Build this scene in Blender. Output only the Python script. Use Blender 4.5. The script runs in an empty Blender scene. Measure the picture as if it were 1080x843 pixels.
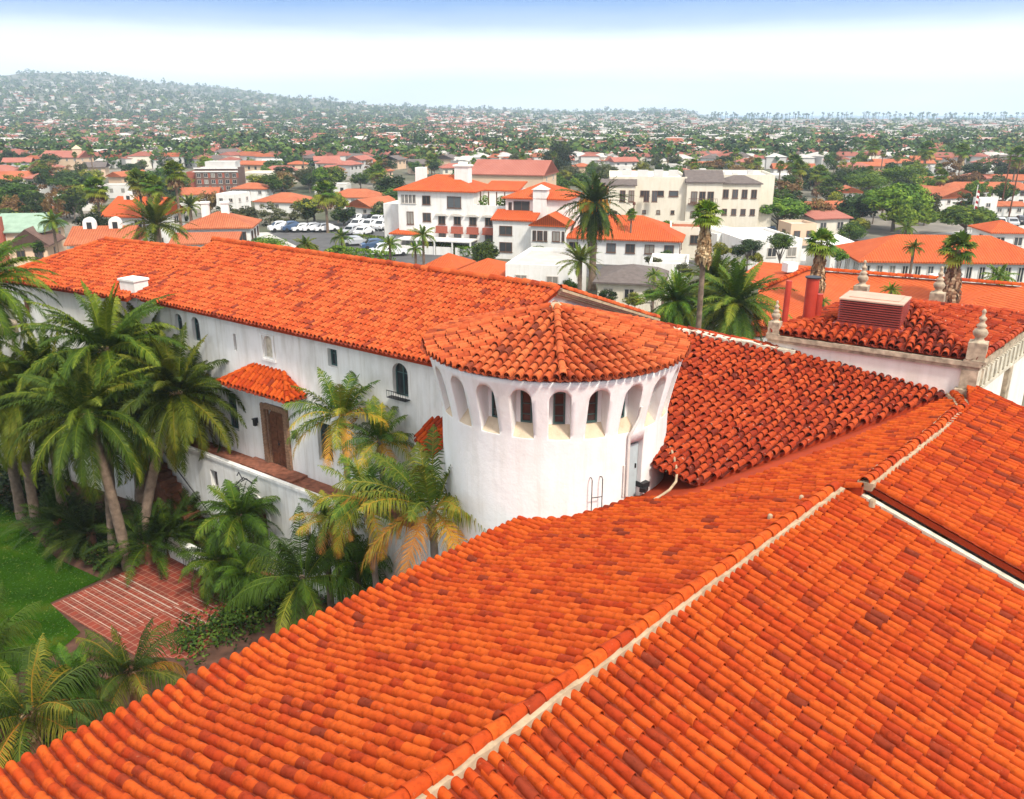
import bpy, bmesh, math, random
import numpy as np
from math import sin, cos, tan, atan, atan2, pi, radians, degrees, sqrt, hypot, ceil, floor
S = bpy.context.scene
C = S.collection
R = random.Random(7)
NR = np.random.default_rng(7)

# ------------------------------------------------------------------ camera
F = 900.0; P = atan((421.5 - 118) / F); H = 20.0
cam = bpy.data.objects.new('camera', bpy.data.cameras.new('camera')); C.objects.link(cam)
cam.location = (0, 0, H); cam.rotation_euler = (pi / 2 - P, 0, 0)
cam.data.sensor_width = 36; cam.data.lens = F / 1080 * 36
cam.data.clip_start = .5; cam.data.clip_end = 60000
S.camera = cam

def ray(px, py):
    u = (px - 540) / F; v = (py - 421.5) / F
    return (u, cos(P) - v * sin(P), -sin(P) - v * cos(P))
def ZP(px, py, z):           # point of the view at a known height
    d = ray(px, py); t = (z - H) / d[2]; return (d[0] * t, d[1] * t, z)
def YP(px, py, y):           # point of the view at a known distance
    d = ray(px, py); t = y / d[1]; return (d[0] * t, y, H + d[2] * t)
def dep(x, y, z): return y * cos(P) - (z - H) * sin(P)

# ------------------------------------------------------------------ materials
def nm(name):
    m = bpy.data.materials.new(name); m.use_nodes = True
    nt = m.node_tree; b = nt.nodes['Principled BSDF']
    return m, nt, b
def N(nt, t, **k):
    n = nt.nodes.new(t)
    for a, v in k.items(): setattr(n, a, v)
    return n
def ramp(nt, stops):
    r = N(nt, 'ShaderNodeValToRGB'); e = r.color_ramp.elements
    while len(e) < len(stops): e.new(.5)
    for i, (p, c) in enumerate(stops):
        e[i].position = p; e[i].color = (*c, 1)
    return r
def noise(nt, scale, detail=3, rough=.55, coord='Object', vec=None):
    n = N(nt, 'ShaderNodeTexNoise'); n.inputs['Scale'].default_value = scale
    n.inputs['Detail'].default_value = detail; n.inputs['Roughness'].default_value = rough
    if vec is None:
        tc = N(nt, 'ShaderNodeTexCoord'); vec = tc.outputs[coord]
    nt.links.new(vec, n.inputs['Vector'])
    return n
def mix(nt, a, b, fac, mode='MIX'):
    m = N(nt, 'ShaderNodeMix', data_type='RGBA', blend_type=mode)
    for sock, v in ((m.inputs[0], fac), (m.inputs[6], a), (m.inputs[7], b)):
        if hasattr(v, 'is_linked') or hasattr(v, 'links'): nt.links.new(v, sock)
        elif isinstance(v, (int, float)): sock.default_value = v
        else: sock.default_value = (*v, 1)
    return m.outputs[2]
def bump(nt, b, h, strength=.3, dist=.02):
    n = N(nt, 'ShaderNodeBump'); n.inputs['Strength'].default_value = strength; n.inputs['Distance'].default_value = dist
    nt.links.new(h, n.inputs['Height']); nt.links.new(n.outputs[0], b.inputs['Normal'])

def plain(name, col, rough=.7, var=.12, scale=3.0, metal=0, spec=.3):
    m, nt, b = nm(name)
    n = noise(nt, scale, 4)
    r = ramp(nt, [(.3, tuple(c * (1 - var) for c in col)), (.7, tuple(min(1, c * (1 + var)) for c in col))])
    nt.links.new(n.outputs['Fac'], r.inputs[0]); nt.links.new(r.outputs[0], b.inputs['Base Color'])
    b.inputs['Roughness'].default_value = rough; b.inputs['Metallic'].default_value = metal
    b.inputs['Specular IOR Level'].default_value = spec
    return m

def tile_mat(name, dark, mid, light, spots=.0, spotcol=(.42, .33, .25)):
    m, nt, b = nm(name)
    at = N(nt, 'ShaderNodeAttribute', attribute_name='tint')
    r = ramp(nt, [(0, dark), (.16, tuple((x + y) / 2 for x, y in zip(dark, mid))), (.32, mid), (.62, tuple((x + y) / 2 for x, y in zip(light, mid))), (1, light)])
    big = noise(nt, .35, 2)
    ad = N(nt, 'ShaderNodeMath', operation='MULTIPLY_ADD'); ad.inputs[1].default_value = .55; ad.inputs[2].default_value = -.27
    nt.links.new(big.outputs['Fac'], ad.inputs[0])
    s = N(nt, 'ShaderNodeMath', operation='ADD', use_clamp=True); nt.links.new(at.outputs['Fac'], s.inputs[0]); nt.links.new(ad.outputs[0], s.inputs[1])
    nt.links.new(s.outputs[0], r.inputs[0])
    n2 = noise(nt, 7, 6, .7)
    r2 = ramp(nt, [(.30, (.45, .38, .33)), (.5, (.96, .95, .94)), (.75, (1.15, 1.14, 1.1))])
    nt.links.new(n2.outputs['Fac'], r2.inputs[0])
    c = mix(nt, r.outputs[0], r2.outputs[0], .8, 'MULTIPLY')
    if spots:
        n3 = noise(nt, 8.5, 4, .7); r3 = ramp(nt, [(.645, (0, 0, 0)), (.69, (1, 1, 1))]); nt.links.new(n3.outputs['Fac'], r3.inputs[0])
        mm = N(nt, 'ShaderNodeMath', operation='MULTIPLY'); mm.inputs[1].default_value = spots; nt.links.new(r3.outputs[0], mm.inputs[0])
        c = mix(nt, c, spotcol, mm.outputs[0])
    nt.links.new(c, b.inputs['Base Color'])
    b.inputs['Roughness'].default_value = .8; b.inputs['Specular IOR Level'].default_value = .1
    bump(nt, b, n2.outputs['Fac'], .25, .01)
    return m

def stucco(name, col, stain=.12):
    m, nt, b = nm(name)
    tc = N(nt, 'ShaderNodeTexCoord'); mp = N(nt, 'ShaderNodeMapping'); mp.inputs['Scale'].default_value = (1, 1, .35)
    nt.links.new(tc.outputs['Object'], mp.inputs['Vector'])
    n1 = noise(nt, 1.3, 6, .6, vec=mp.outputs[0]); n2 = noise(nt, 14, 5, .6); n3 = noise(nt, 2.2, 3)
    r = ramp(nt, [(.28, tuple(c * (1 - stain) * k for c, k in zip(col, (1, .99, .95)))), (.55, col), (.8, tuple(min(.88, c * 1.03) for c in col))])
    mp2 = N(nt, 'ShaderNodeMapping'); mp2.inputs['Scale'].default_value = (2.4, 2.4, .16); nt.links.new(tc.outputs['Object'], mp2.inputs['Vector'])
    n4 = noise(nt, 1.5, 5, .65, vec=mp2.outputs[0]); r4 = ramp(nt, [(.30, (.70, .66, .60)), (.46, (.95, .94, .92)), (.6, (1, 1, 1))]); nt.links.new(n4.outputs['Fac'], r4.inputs[0])
    nt.links.new(n1.outputs['Fac'], r.inputs[0]); nt.links.new(mix(nt, r.outputs[0], r4.outputs[0], min(1, stain * 3.2), 'MULTIPLY'), b.inputs['Base Color'])
    b.inputs['Roughness'].default_value = .88; b.inputs['Specular IOR Level'].default_value = .15
    ad = N(nt, 'ShaderNodeMath', operation='MULTIPLY_ADD'); ad.inputs[1].default_value = .35
    nt.links.new(n2.outputs['Fac'], ad.inputs[0]); nt.links.new(n3.outputs['Fac'], ad.inputs[2])
    bump(nt, b, ad.outputs[0], .5, .035)
    return m

def leaf_mat(name, stops, trans=.25, rough=.5, coord_var=True):
    m, nt, b = nm(name)
    at = N(nt, 'ShaderNodeAttribute', attribute_name='tint')
    r = ramp(nt, stops); nt.links.new(at.outputs['Fac'], r.inputs[0])
    oi = N(nt, 'ShaderNodeObjectInfo')
    hs = N(nt, 'ShaderNodeHueSaturation')
    mr = N(nt, 'ShaderNodeMapRange'); mr.inputs[3].default_value = .75; mr.inputs[4].default_value = 1.25
    nt.links.new(oi.outputs['Random'], mr.inputs[0]); nt.links.new(mr.outputs[0], hs.inputs['Value'])
    mr2 = N(nt, 'ShaderNodeMapRange'); mr2.inputs[3].default_value = .485; mr2.inputs[4].default_value = .515
    nt.links.new(oi.outputs['Random'], mr2.inputs[0]); nt.links.new(mr2.outputs[0], hs.inputs['Hue'])
    nt.links.new(r.outputs[0], hs.inputs['Color']); nt.links.new(hs.outputs[0], b.inputs['Base Color'])
    b.inputs['Roughness'].default_value = rough; b.inputs['Specular IOR Level'].default_value = .15
    if trans:
        t = N(nt, 'ShaderNodeBsdfTranslucent'); nt.links.new(hs.outputs[0], t.inputs[0])
        mx = N(nt, 'ShaderNodeMixShader'); mx.inputs[0].default_value = trans
        out = nt.nodes['Material Output']
        nt.links.new(b.outputs[0], mx.inputs[1]); nt.links.new(t.outputs[0], mx.inputs[2]); nt.links.new(mx.outputs[0], out.inputs[0])
    return m

M = {}
M['tile'] = tile_mat('clay_tile_orange', (.19, .030, .012), (.36, .038, .007), (.51, .085, .011), .45, (.34, .17, .09))
M['tile_wing'] = tile_mat('clay_tile_wing', (.2, .035, .02), (.40, .058, .015), (.52, .115, .032), .2)
M['tile_old'] = tile_mat('clay_tile_old', (.12, .018, .010), (.29, .032, .010), (.43, .07, .018), .8, (.42, .32, .25))
M['tile_turret'] = tile_mat('clay_tile_turret', (.19, .04, .02), (.39, .065, .02), (.51, .125, .04), .35, (.45, .28, .18))
M['deck'] = plain('red_roof_sheet', (.33, .036, .006), .9, .15, 1.5)
M['mortar'] = plain('lime_mortar', (.40, .30, .19), .9, .25, 5)
M['stucco'] = stucco('white_stucco', (.83, .825, .80), .10)
M['stucco_d'] = stucco('pinkish_white_stucco', (.80, .73, .66), .1)
M['stucco_w'] = stucco('wing_white_stucco', (.83, .815, .775), .22)
M['niche'] = stucco('tan_niche_stucco', (.62, .50, .36), .2)
M['stone'] = plain('weathered_stone', (.38, .30, .21), .9, .45, 4)
M['stone_l'] = plain('pale_stone', (.55, .49, .38), .9, .3, 4)
M['greenframe'] = plain('green_grey_paint', (.05, .10, .095), .5, .15)
M['glass'] = plain('dark_window_glass', (.025, .03, .035), .12, .3, 2, spec=.6)
M['panebrown'] = plain('brown_window_pane', (.045, .036, .034), .15, .4, 2, spec=.6)
M['door_blue'] = plain('pale_blue_paint', (.42, .49, .50), .5, .1, 3)
M['brown'] = plain('brown_wood', (.12, .045, .022), .6, .35, 6)
M['brickarch'] = plain('brown_carved_stone', (.26, .15, .09), .85, .35, 12)
M['black'] = plain('black_iron', (.02, .02, .022), .45, .2)
M['redpaint'] = plain('red_metal_paint', (.42, .045, .025), .45, .14, 2)
M['redpaint2'] = plain('brownred_metal_paint', (.26, .045, .035), .45, .14, 2)
M['creamtop'] = plain('tan_metal_top', (.52, .33, .24), .6, .1, 2)
M['pipe'] = plain('white_pipe_paint', (.7, .66, .6), .6, .1)
M['trunk'] = plain('palm_trunk_bark', (.17, .12, .085), .9, .4, 4)
M['trunk_g'] = plain('grey_tree_bark', (.19, .15, .12), .9, .35, 3)
M['trunk_r'] = plain('red_brown_palm_base', (.20, .085, .05), .9, .4, 5)
M['skirt'] = leaf_mat('dead_palm_skirt', [(0, (.12, .06, .03)), (.5, (.33, .19, .10)), (1, (.52, .38, .23))], .1, .8)
M['palm'] = leaf_mat('date_palm_frond', [(0, (.012, .025, .004)), (.45, (.042, .078, .005)), (.75, (.135, .165, .010)), (1, (.30, .24, .03))], .10, .6)
M['palm_y'] = leaf_mat('yellowing_palm_frond', [(0, (.018, .04, .007)), (.35, (.055, .10, .011)), (.62, (.20, .20, .02)), (.85, (.44, .20, .02)), (1, (.36, .15, .035))], .12, .6)
M['palm_b'] = leaf_mat('bright_palm_frond', [(0, (.012, .030, .004)), (.5, (.062, .122, .008)), (1, (.26, .25, .022))], .12, .6)
M['fruit'] = leaf_mat('orange_date_stalk', [(0, (.45, .14, .02)), (1, (.7, .3, .04))], .1, .6)
M['leaf'] = leaf_mat('tree_leaf_green', [(0, (.014, .032, .006)), (.5, (.045, .092, .010)), (1, (.13, .19, .022))], .2, .6)
M['leaf_b'] = leaf_mat('tree_leaf_bright', [(0, (.022, .052, .006)), (.5, (.085, .155, .011)), (1, (.24, .31, .025))], .2, .6)
M['leaf_y'] = leaf_mat('tree_leaf_yellow', [(0, (.05, .07, .008)), (.5, (.17, .19, .015)), (1, (.36, .34, .03))], .2, .6)
M['leaf_d'] = leaf_mat('tree_leaf_dark', [(0, (.009, .018, .006)), (.5, (.024, .046, .011)), (1, (.065, .10, .02))], .15, .6)
M['leaf_o'] = leaf_mat('tree_leaf_olive', [(0, (.03, .035, .016)), (.5, (.075, .085, .032)), (1, (.16, .16, .06))], .2, .7)
M['leaf_r'] = leaf_mat('tree_leaf_russet', [(0, (.07, .035, .018)), (.5, (.19, .105, .035)), (1, (.30, .20, .07))], .2, .7)
M['leaf_far'] = leaf_mat('far_tree_leaf', [(0, (.012, .026, .009)), (.35, (.032, .062, .013)), (.75, (.09, .135, .022)), (1, (.18, .17, .045))], .0, .8)
M['white_h'] = plain('offwhite_house_paint', (.60, .575, .53), .85, .1, .4)
M['white'] = stucco('white_building_paint', (.78, .76, .72), .10)
M['cream'] = stucco('cream_building_paint', (.72, .66, .54), .10)
M['peach'] = plain('peach_building_paint', (.66, .47, .32), .85, .06, .4)
M['grey'] = plain('grey_building_paint', (.50, .48, .45), .85, .08, .4)
M['whiteroof'] = plain('white_flat_roof', (.68, .66, .63), .8, .1, .5)
M['darkroof'] = plain('dark_shingle_roof', (.13, .105, .095), .85, .2, 2)
M['greenroof'] = plain('sage_green_roof', (.26, .36, .27), .8, .15, 1)
M['brownroof'] = plain('brown_shingle_roof', (.15, .085, .065), .85, .2, 2)
M['brick'] = plain('red_brick', (.34, .09, .055), .85, .2, 6)
def glass_var():
    m, nt, b = nm('town_window_glass'); oi = N(nt, 'ShaderNodeObjectInfo')
    r = ramp(nt, [(0, (.02, .022, .025)), (.5, (.05, .052, .055)), (.75, (.10, .11, .12)), (.9, (.24, .22, .19)), (1, (.3, .28, .25))]); nt.links.new(oi.outputs['Random'], r.inputs[0]); nt.links.new(r.outputs[0], b.inputs['Base Color'])
    b.inputs['Roughness'].default_value = .15; b.inputs['Specular IOR Level'].default_value = .6; return m
M['wglass'] = glass_var()
M['frame'] = plain('town_window_frame', (.55, .50, .44), .6, .1)
M['brownframe'] = plain('brown_window_frame', (.14, .075, .05), .6, .1)
M['asphalt'] = plain('asphalt', (.09, .088, .088), .9, .25, .6)
M['joint'] = plain('pale_path_joint', (.42, .32, .25), .9, .25, 3)
M['concrete'] = plain('pale_concrete', (.48, .45, .41), .9, .12, .8)
M['roadpaint'] = plain('white_road_paint', (.75, .75, .72), .7, .1)
M['soil'] = plain('garden_soil', (.085, .04, .025), .95, .4, 2)
M['tyre'] = plain('tyre_rubber', (.02, .02, .02), .8, .1)
M['terr'] = plain('brown_paver_floor', (.23, .085, .05), .85, .4, 5)
for k, c in dict(cw=(.75, .75, .75), cs=(.42, .43, .45), ck=(.03, .032, .04), cr=(.35, .03, .03), cb=(.05, .09, .17)).items():
    M[k] = plain('car_paint_' + k, c, .25, .03, 1, spec=.6)

def town_tile(name, lo, hi):      # tile courses as a fine wave on far roofs
    m, nt, b = nm(name)
    tc = N(nt, 'ShaderNodeTexCoord')
    w = N(nt, 'ShaderNodeTexWave', wave_type='BANDS', bands_direction='X'); w.inputs['Scale'].default_value = 1.1; w.inputs['Distortion'].default_value = .6; w.inputs['Detail'].default_value = 2
    nt.links.new(tc.outputs['UV'], w.inputs['Vector'])
    n = noise(nt, 1.6, 5, .7); n2 = noise(nt, .22, 2)
    r = ramp(nt, [(.25, lo), (.75, hi)])
    s = N(nt, 'ShaderNodeMath', operation='MULTIPLY_ADD'); s.inputs[1].default_value = .5
    nt.links.new(n2.outputs['Fac'], s.inputs[0])
    h = N(nt, 'ShaderNodeMath', operation='MULTIPLY'); h.inputs[1].default_value = .5; nt.links.new(n.outputs['Fac'], h.inputs[0]); nt.links.new(h.outputs[0], s.inputs[2])
    nt.links.new(s.outputs[0], r.inputs[0])
    r2 = ramp(nt, [(0, (.55, .5, .48)), (.45, (1, 1, 1))]); nt.links.new(w.outputs['Fac'], r2.inputs[0])
    nt.links.new(mix(nt, r.outputs[0], r2.outputs[0], .75, 'MULTIPLY'), b.inputs['Base Color'])
    b.inputs['Roughness'].default_value = .8; b.inputs['Specular IOR Level'].default_value = .2
    bump(nt, b, w.outputs['Fac'], .6, .08)
    return m
M['ttile'] = town_tile('town_tile_orange', (.34, .075, .03), (.56, .19, .085))
M['ttile2'] = town_tile('town_tile_vivid', (.42, .06, .014), (.60, .13, .03))
M['ttile_p'] = town_tile('town_tile_faded', (.33, .10, .07), (.48, .19, .14))

def grass_mat():
    m, nt, b = nm('lawn_grass')
    n1 = noise(nt, .5, 4); n2 = noise(nt, 30, 3)
    r = ramp(nt, [(.3, (.017, .050, .004)), (.55, (.030, .078, .005)), (.75, (.085, .10, .014))])
    nt.links.new(n1.outputs['Fac'], r.inputs[0])
    r2 = ramp(nt, [(.3, (.6, .6, .6)), (.7, (1.2, 1.2, 1.1))]); nt.links.new(n2.outputs['Fac'], r2.inputs[0])
    nt.links.new(mix(nt, r.outputs[0], r2.outputs[0], .8, 'MULTIPLY'), b.inputs['Base Color'])
    b.inputs['Roughness'].default_value = 1; b.inputs['Specular IOR Level'].default_value = 0; bump(nt, b, n2.outputs['Fac'], .8, .05)
    return m
M['lawn'] = grass_mat()
def ground_mat():
    m, nt, b = nm('town_ground')
    n1 = noise(nt, .02, 5, .6); n2 = noise(nt, .25, 4)
    r = ramp(nt, [(.36, (.045, .06, .022)), (.5, (.10, .095, .055)), (.6, (.24, .21, .17)), (.72, (.13, .12, .11))])
    nt.links.new(n1.outputs['Fac'], r.inputs[0])
    r2 = ramp(nt, [(.3, (.6, .6, .6)), (.7, (1.2, 1.2, 1.2))]); nt.links.new(n2.outputs['Fac'], r2.inputs[0])
    nt.links.new(mix(nt, r.outputs[0], r2.outputs[0], .8, 'MULTIPLY'), b.inputs['Base Color'])
    b.inputs['Roughness'].default_value = .95
    return m
M['ground'] = ground_mat()
def path_mat():
    m, nt, b = nm('red_paver_path')
    tc = N(nt, 'ShaderNodeTexCoord')
    br = N(nt, 'ShaderNodeTexBrick'); br.offset = 0; br.squash = 1
    br.inputs['Scale'].default_value = 1; br.inputs['Brick Width'].default_value = .33; br.inputs['Row Height'].default_value = .33
    br.inputs['Mortar Size'].default_value = .016; br.inputs['Mortar Smooth'].default_value = .2
    br.inputs['Color1'].default_value = (.26, .038, .015, 1); br.inputs['Color2'].default_value = (.18, .03, .014, 1); br.inputs['Mortar'].default_value = (.33, .17, .11, 1)
    nt.links.new(tc.outputs['UV'], br.inputs['Vector'])
    n = noise(nt, 1.2, 4); r = ramp(nt, [(.3, (.6, .6, .6)), (.7, (1.15, 1.1, 1.1))]); nt.links.new(n.outputs['Fac'], r.inputs[0])
    nt.links.new(mix(nt, br.outputs['Color'], r.outputs[0], .8, 'MULTIPLY'), b.inputs['Base Color'])
    b.inputs['Roughness'].default_value = .75
    return m
M['path'] = path_mat()
def sea_mat():
    m, nt, b = nm('sea_water')
    n = noise(nt, .02, 4); b.inputs['Base Color'].default_value = (.10, .17, .22, 1); b.inputs['Roughness'].default_value = .25
    bump(nt, b, n.outputs['Fac'], .3, 1)
    return m
M['sea'] = sea_mat()

# ------------------------------------------------------------------ builders
def tag(o, label=None, cat=None, group=None, kind=None):
    if label: o['label'] = label
    if cat: o['category'] = cat
    if group: o['group'] = group
    if kind: o['kind'] = kind
    return o
def empty(name, loc=(0, 0, 0), rz=0, label=None, cat=None, group=None):
    o = bpy.data.objects.new(name, None); C.objects.link(o); o.location = loc; o.rotation_euler = (0, 0, rz); o.empty_display_size = .5
    return tag(o, label, cat, group)
def link(name, me, parent=None, loc=None, rz=0, sc=None, mat=None):
    o = bpy.data.objects.new(name, me); C.objects.link(o)
    if parent: o.parent = parent
    if loc is not None: o.location = loc
    if rz: o.rotation_euler = (0, 0, rz)
    if sc is not None: o.scale = sc
    if mat is not None and me.materials:
        if me.materials[0] != mat:
            o.material_slots[0].link = 'OBJECT'; o.material_slots[0].material = mat
    return o

class MB:
    """small mesh builder: boxes, prisms, tubes, lathes, free polygons"""
    def __init__(s): s.v = []; s.f = []; s.m = []; s.sm = []; s.uv = None
    def add(s, vs, fs, mat=0, smooth=False):
        o = len(s.v); s.v += [tuple(v) for v in vs]
        for f in fs: s.f.append(tuple(i + o for i in f)); s.m.append(mat); s.sm.append(smooth)
        return s
    def box(s, x0, x1, y0, y1, z0, z1, mat=0):
        v = [(x0, y0, z0), (x1, y0, z0), (x1, y1, z0), (x0, y1, z0), (x0, y0, z1), (x1, y0, z1), (x1, y1, z1), (x0, y1, z1)]
        return s.add(v, [(3, 2, 1, 0), (4, 5, 6, 7), (0, 1, 5, 4), (1, 2, 6, 5), (2, 3, 7, 6), (3, 0, 4, 7)], mat)
    def obox(s, c, sx, sy, sz, ang=0, mat=0):      # centre of the bottom face
        ca, sa = cos(ang), sin(ang); v = []
        for z in (0, sz):
            for x, y in ((-sx / 2, -sy / 2), (sx / 2, -sy / 2), (sx / 2, sy / 2), (-sx / 2, sy / 2)):
                v.append((c[0] + x * ca - y * sa, c[1] + x * sa + y * ca, c[2] + z))
        return s.add(v, [(3, 2, 1, 0), (4, 5, 6, 7), (0, 1, 5, 4), (1, 2, 6, 5), (2, 3, 7, 6), (3, 0, 4, 7)], mat)
    def prism(s, pts, z0, z1, mat=0):
        n = len(pts); v = [(x, y, z0) for x, y in pts] + [(x, y, z1) for x, y in pts]
        return s.add(v, [tuple(range(n - 1, -1, -1)), tuple(range(n, 2 * n))] + [(i, (i + 1) % n, n + (i + 1) % n, n + i) for i in range(n)], mat)
    def tube(s, pts, rad, n=6, mat=0, smooth=True):
        pts = [np.array(p, float) for p in pts]; k = len(pts)
        if not hasattr(rad, '__len__'): rad = [rad] * k
        vs = []
        for i, p in enumerate(pts):
            d = pts[min(i + 1, k - 1)] - pts[max(i - 1, 0)]; d = d / (np.linalg.norm(d) + 1e-9)
            a = np.cross(d, (0, 0, 1) if abs(d[2]) < .9 else (1, 0, 0)); a /= np.linalg.norm(a); b = np.cross(d, a)
            for j in range(n):
                t = 2 * pi * j / n; vs.append(p + rad[i] * (cos(t) * a + sin(t) * b))
        fs = [(i * n + j, i * n + (j + 1) % n, (i + 1) * n + (j + 1) % n, (i + 1) * n + j) for i in range(k - 1) for j in range(n)]
        s.add(vs, fs, mat, smooth)
        s.add(vs[:n], [tuple(range(n - 1, -1, -1))], mat); s.add(vs[-n:], [tuple(range(n))], mat)
        return s
    def lathe(s, prof, n=24, c=(0, 0, 0), mat=0, smooth=True, cap=True):
        vs = [(c[0] + r * cos(2 * pi * j / n), c[1] + r * sin(2 * pi * j / n), c[2] + z) for r, z in prof for j in range(n)]
        fs = [(i * n + j, i * n + (j + 1) % n, (i + 1) * n + (j + 1) % n, (i + 1) * n + j) for i in range(len(prof) - 1) for j in range(n)]
        s.add(vs, fs, mat, smooth)
        if cap: s.add(vs[:n], [tuple(range(n - 1, -1, -1))], mat); s.add(vs[-n:], [tuple(range(n))], mat)
        return s
    def poly(s, pts, mat=0): return s.add(pts, [tuple(range(len(pts)))], mat)
    def mesh(s, name, mats):
        me = bpy.data.meshes.new(name); me.from_pydata(s.v, [], s.f)
        for m in (mats if isinstance(mats, (list, tuple)) else [mats]): me.materials.append(m)
        me.polygons.foreach_set('material_index', s.m); me.polygons.foreach_set('use_smooth', s.sm)
        if s.uv is not None:
            uvl = me.uv_layers.new(name='UVMap')
            for p in me.polygons:
                for li in p.loop_indices: uvl.data[li].uv = s.uv(me.vertices[me.loops[li].vertex_index].co, p.normal)
        me.update(); return me
    def build(s, name, mats, parent=None, **k): return link(name, s.mesh(name, mats), parent, **k)

class TB:
    """big quad builder on numpy arrays with a per-face tint"""
    def __init__(s): s.v = []; s.f = []; s.t = []; s.s = []; s.n = 0
    def add(s, v, f, t, smooth=False):
        v = np.asarray(v, np.float32).reshape(-1, 3); f = np.asarray(f, np.int64).reshape(-1, 4)
        s.v.append(v); s.f.append(f + s.n); s.n += len(v)
        s.t.append(np.broadcast_to(np.asarray(t, np.float32), (len(f),))); s.s.append(np.full(len(f), smooth))
    def mesh(s, name, mat):
        v = np.concatenate(s.v); f = np.concatenate(s.f); t = np.concatenate(s.t); sm = np.concatenate(s.s)
        me = bpy.data.meshes.new(name)
        me.vertices.add(len(v)); me.vertices.foreach_set('co', v.ravel())
        me.loops.add(f.size); me.loops.foreach_set('vertex_index', f.ravel().astype(np.int32))
        me.polygons.add(len(f)); me.polygons.foreach_set('loop_start', (np.arange(len(f)) * 4).astype(np.int32))
        me.polygons.foreach_set('use_smooth', sm)
        me.update(calc_edges=True)
        a = me.attributes.new('tint', 'FLOAT', 'FACE'); a.data.foreach_set('value', np.ascontiguousarray(t, np.float32))
        me.materials.append(mat); return me
    def build(s, name, mat, parent=None, **k): return link(name, s.mesh(name, mat), parent, **k)

# ------------------------------------------------------------------ barrel tiles
def tile_field(tb, poly, a, n, zf, sp=.268, ex=.38, r=.1, seg=6, dt=0.0, jit=1.0, pans=True, lift0=.04):
    """mission tiles over a plan polygon; a = along the eave, n = down the slope, zf(x, y) = height of the bed"""
    a = np.array(a, float); n = np.array(n, float)
    Q = [(p[0] * a[0] + p[1] * a[1], p[0] * n[0] + p[1] * n[1]) for p in poly]
    smin = min(q[0] for q in Q); smax = max(q[0] for q in Q)
    def lay(off):
        SS, LO, HI = [], [], []
        for s_ in np.arange(floor(smin / sp) * sp + off, smax, sp):
            if s_ <= smin: continue
            ts = []
            for (s0, t0), (s1, t1) in zip(Q, Q[1:] + Q[:1]):
                if (s0 <= s_) != (s1 <= s_): ts.append(t0 + (t1 - t0) * (s_ - s0) / (s1 - s0))
            ts.sort()
            for t0, t1 in zip(ts[::2], ts[1::2]):
                if t1 - t0 < .08: continue
                lo = t1 + NR.normal(0, .012 * jit) - ex * np.arange(ceil((t1 - t0) / ex)); lo = lo[lo > t0 + .05]
                lo = lo + NR.normal(0, .010 * jit, len(lo))
                SS.append(np.full(len(lo), s_)); LO.append(lo); HI.append(np.maximum(lo - ex * 1.18, t0))
        return np.concatenate(SS), np.concatenate(LO), np.concatenate(HI)
    def emit(SS, LO, HI, lat, up, tint, smooth=True):     # lat, up: (N, 2, K)
        Nn, _, K = lat.shape
        T = np.stack([np.broadcast_to(LO[:, None], (Nn, K)), np.broadcast_to(HI[:, None], (Nn, K))], 1)
        s2 = SS[:, None, None] + lat
        X = s2 * a[0] + T * n[0]; Yy = s2 * a[1] + T * n[1]
        sc = np.broadcast_to(SS[:, None, None], T.shape)
        Zz = zf(sc * a[0] + T * n[0], sc * a[1] + T * n[1]) + up
        v = np.stack([X, Yy, Zz], -1).reshape(-1, 3)
        b = (np.arange(Nn) * 2 * K)[:, None]; i = np.arange(K - 1)[None]
        f = np.stack([b + i, b + i + 1, b + K + i + 1, b + K + i], -1).reshape(-1, 4)
        tb.add(v, f, np.repeat(tint, K - 1), smooth)
    SS, LO, HI = lay(0.0)
    Nn = len(SS)
    slip = (NR.random(Nn) < .018 * jit) * NR.uniform(.03, .10, Nn); LO = LO + slip; HI = HI + slip * .6
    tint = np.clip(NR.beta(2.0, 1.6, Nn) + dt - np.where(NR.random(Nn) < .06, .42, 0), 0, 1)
    rs = r * (1 + NR.normal(0, .03 * jit, Nn)); lf = NR.normal(0, .006 * jit, Nn)
    SSj = SS + NR.normal(0, .008 * jit, Nn); yaw = NR.normal(0, .009 * jit, Nn)
    ph = np.linspace(-.12, pi + .12, seg + 1)
    rr = np.stack([rs * 1.1, rs * .88], 1)[:, :, None]
    lat = np.cos(ph)[None, None] * rr + np.stack([yaw, -yaw], 1)[:, :, None]
    lift = np.stack([lift0 + lf, .016 + lf], 1)[:, :, None]
    up = np.sin(ph)[None, None] * rr * 1.25 + lift
    emit(SSj, LO, HI, lat, up, tint)
    # thickness of the lower end
    lat2 = np.cos(ph)[None, None] * np.stack([rs * 1.1, rs * .88], 1)[:, :, None] + yaw[:, None, None]
    up2 = np.sin(ph)[None, None] * np.stack([rs * 1.1, rs * .88], 1)[:, :, None] * 1.25 + (lift0 + lf)[:, None, None]
    emit(SSj, LO, LO - .004, lat2, up2, np.clip(tint - .3, 0, 1), False)  # rim tinted darker than its tile, painting in the shade at course joints
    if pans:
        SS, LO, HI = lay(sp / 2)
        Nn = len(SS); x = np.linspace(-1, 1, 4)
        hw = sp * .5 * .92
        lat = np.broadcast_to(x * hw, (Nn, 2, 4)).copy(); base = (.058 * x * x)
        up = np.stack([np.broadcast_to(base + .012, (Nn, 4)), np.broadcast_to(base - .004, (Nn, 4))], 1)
        emit(SS, LO + .05, HI, lat, up, np.clip(NR.beta(2, 2, Nn) * .4 + dt - .25, 0, 1))  # pans tinted darker, occlusion shade between the caps put into the colour

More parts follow.
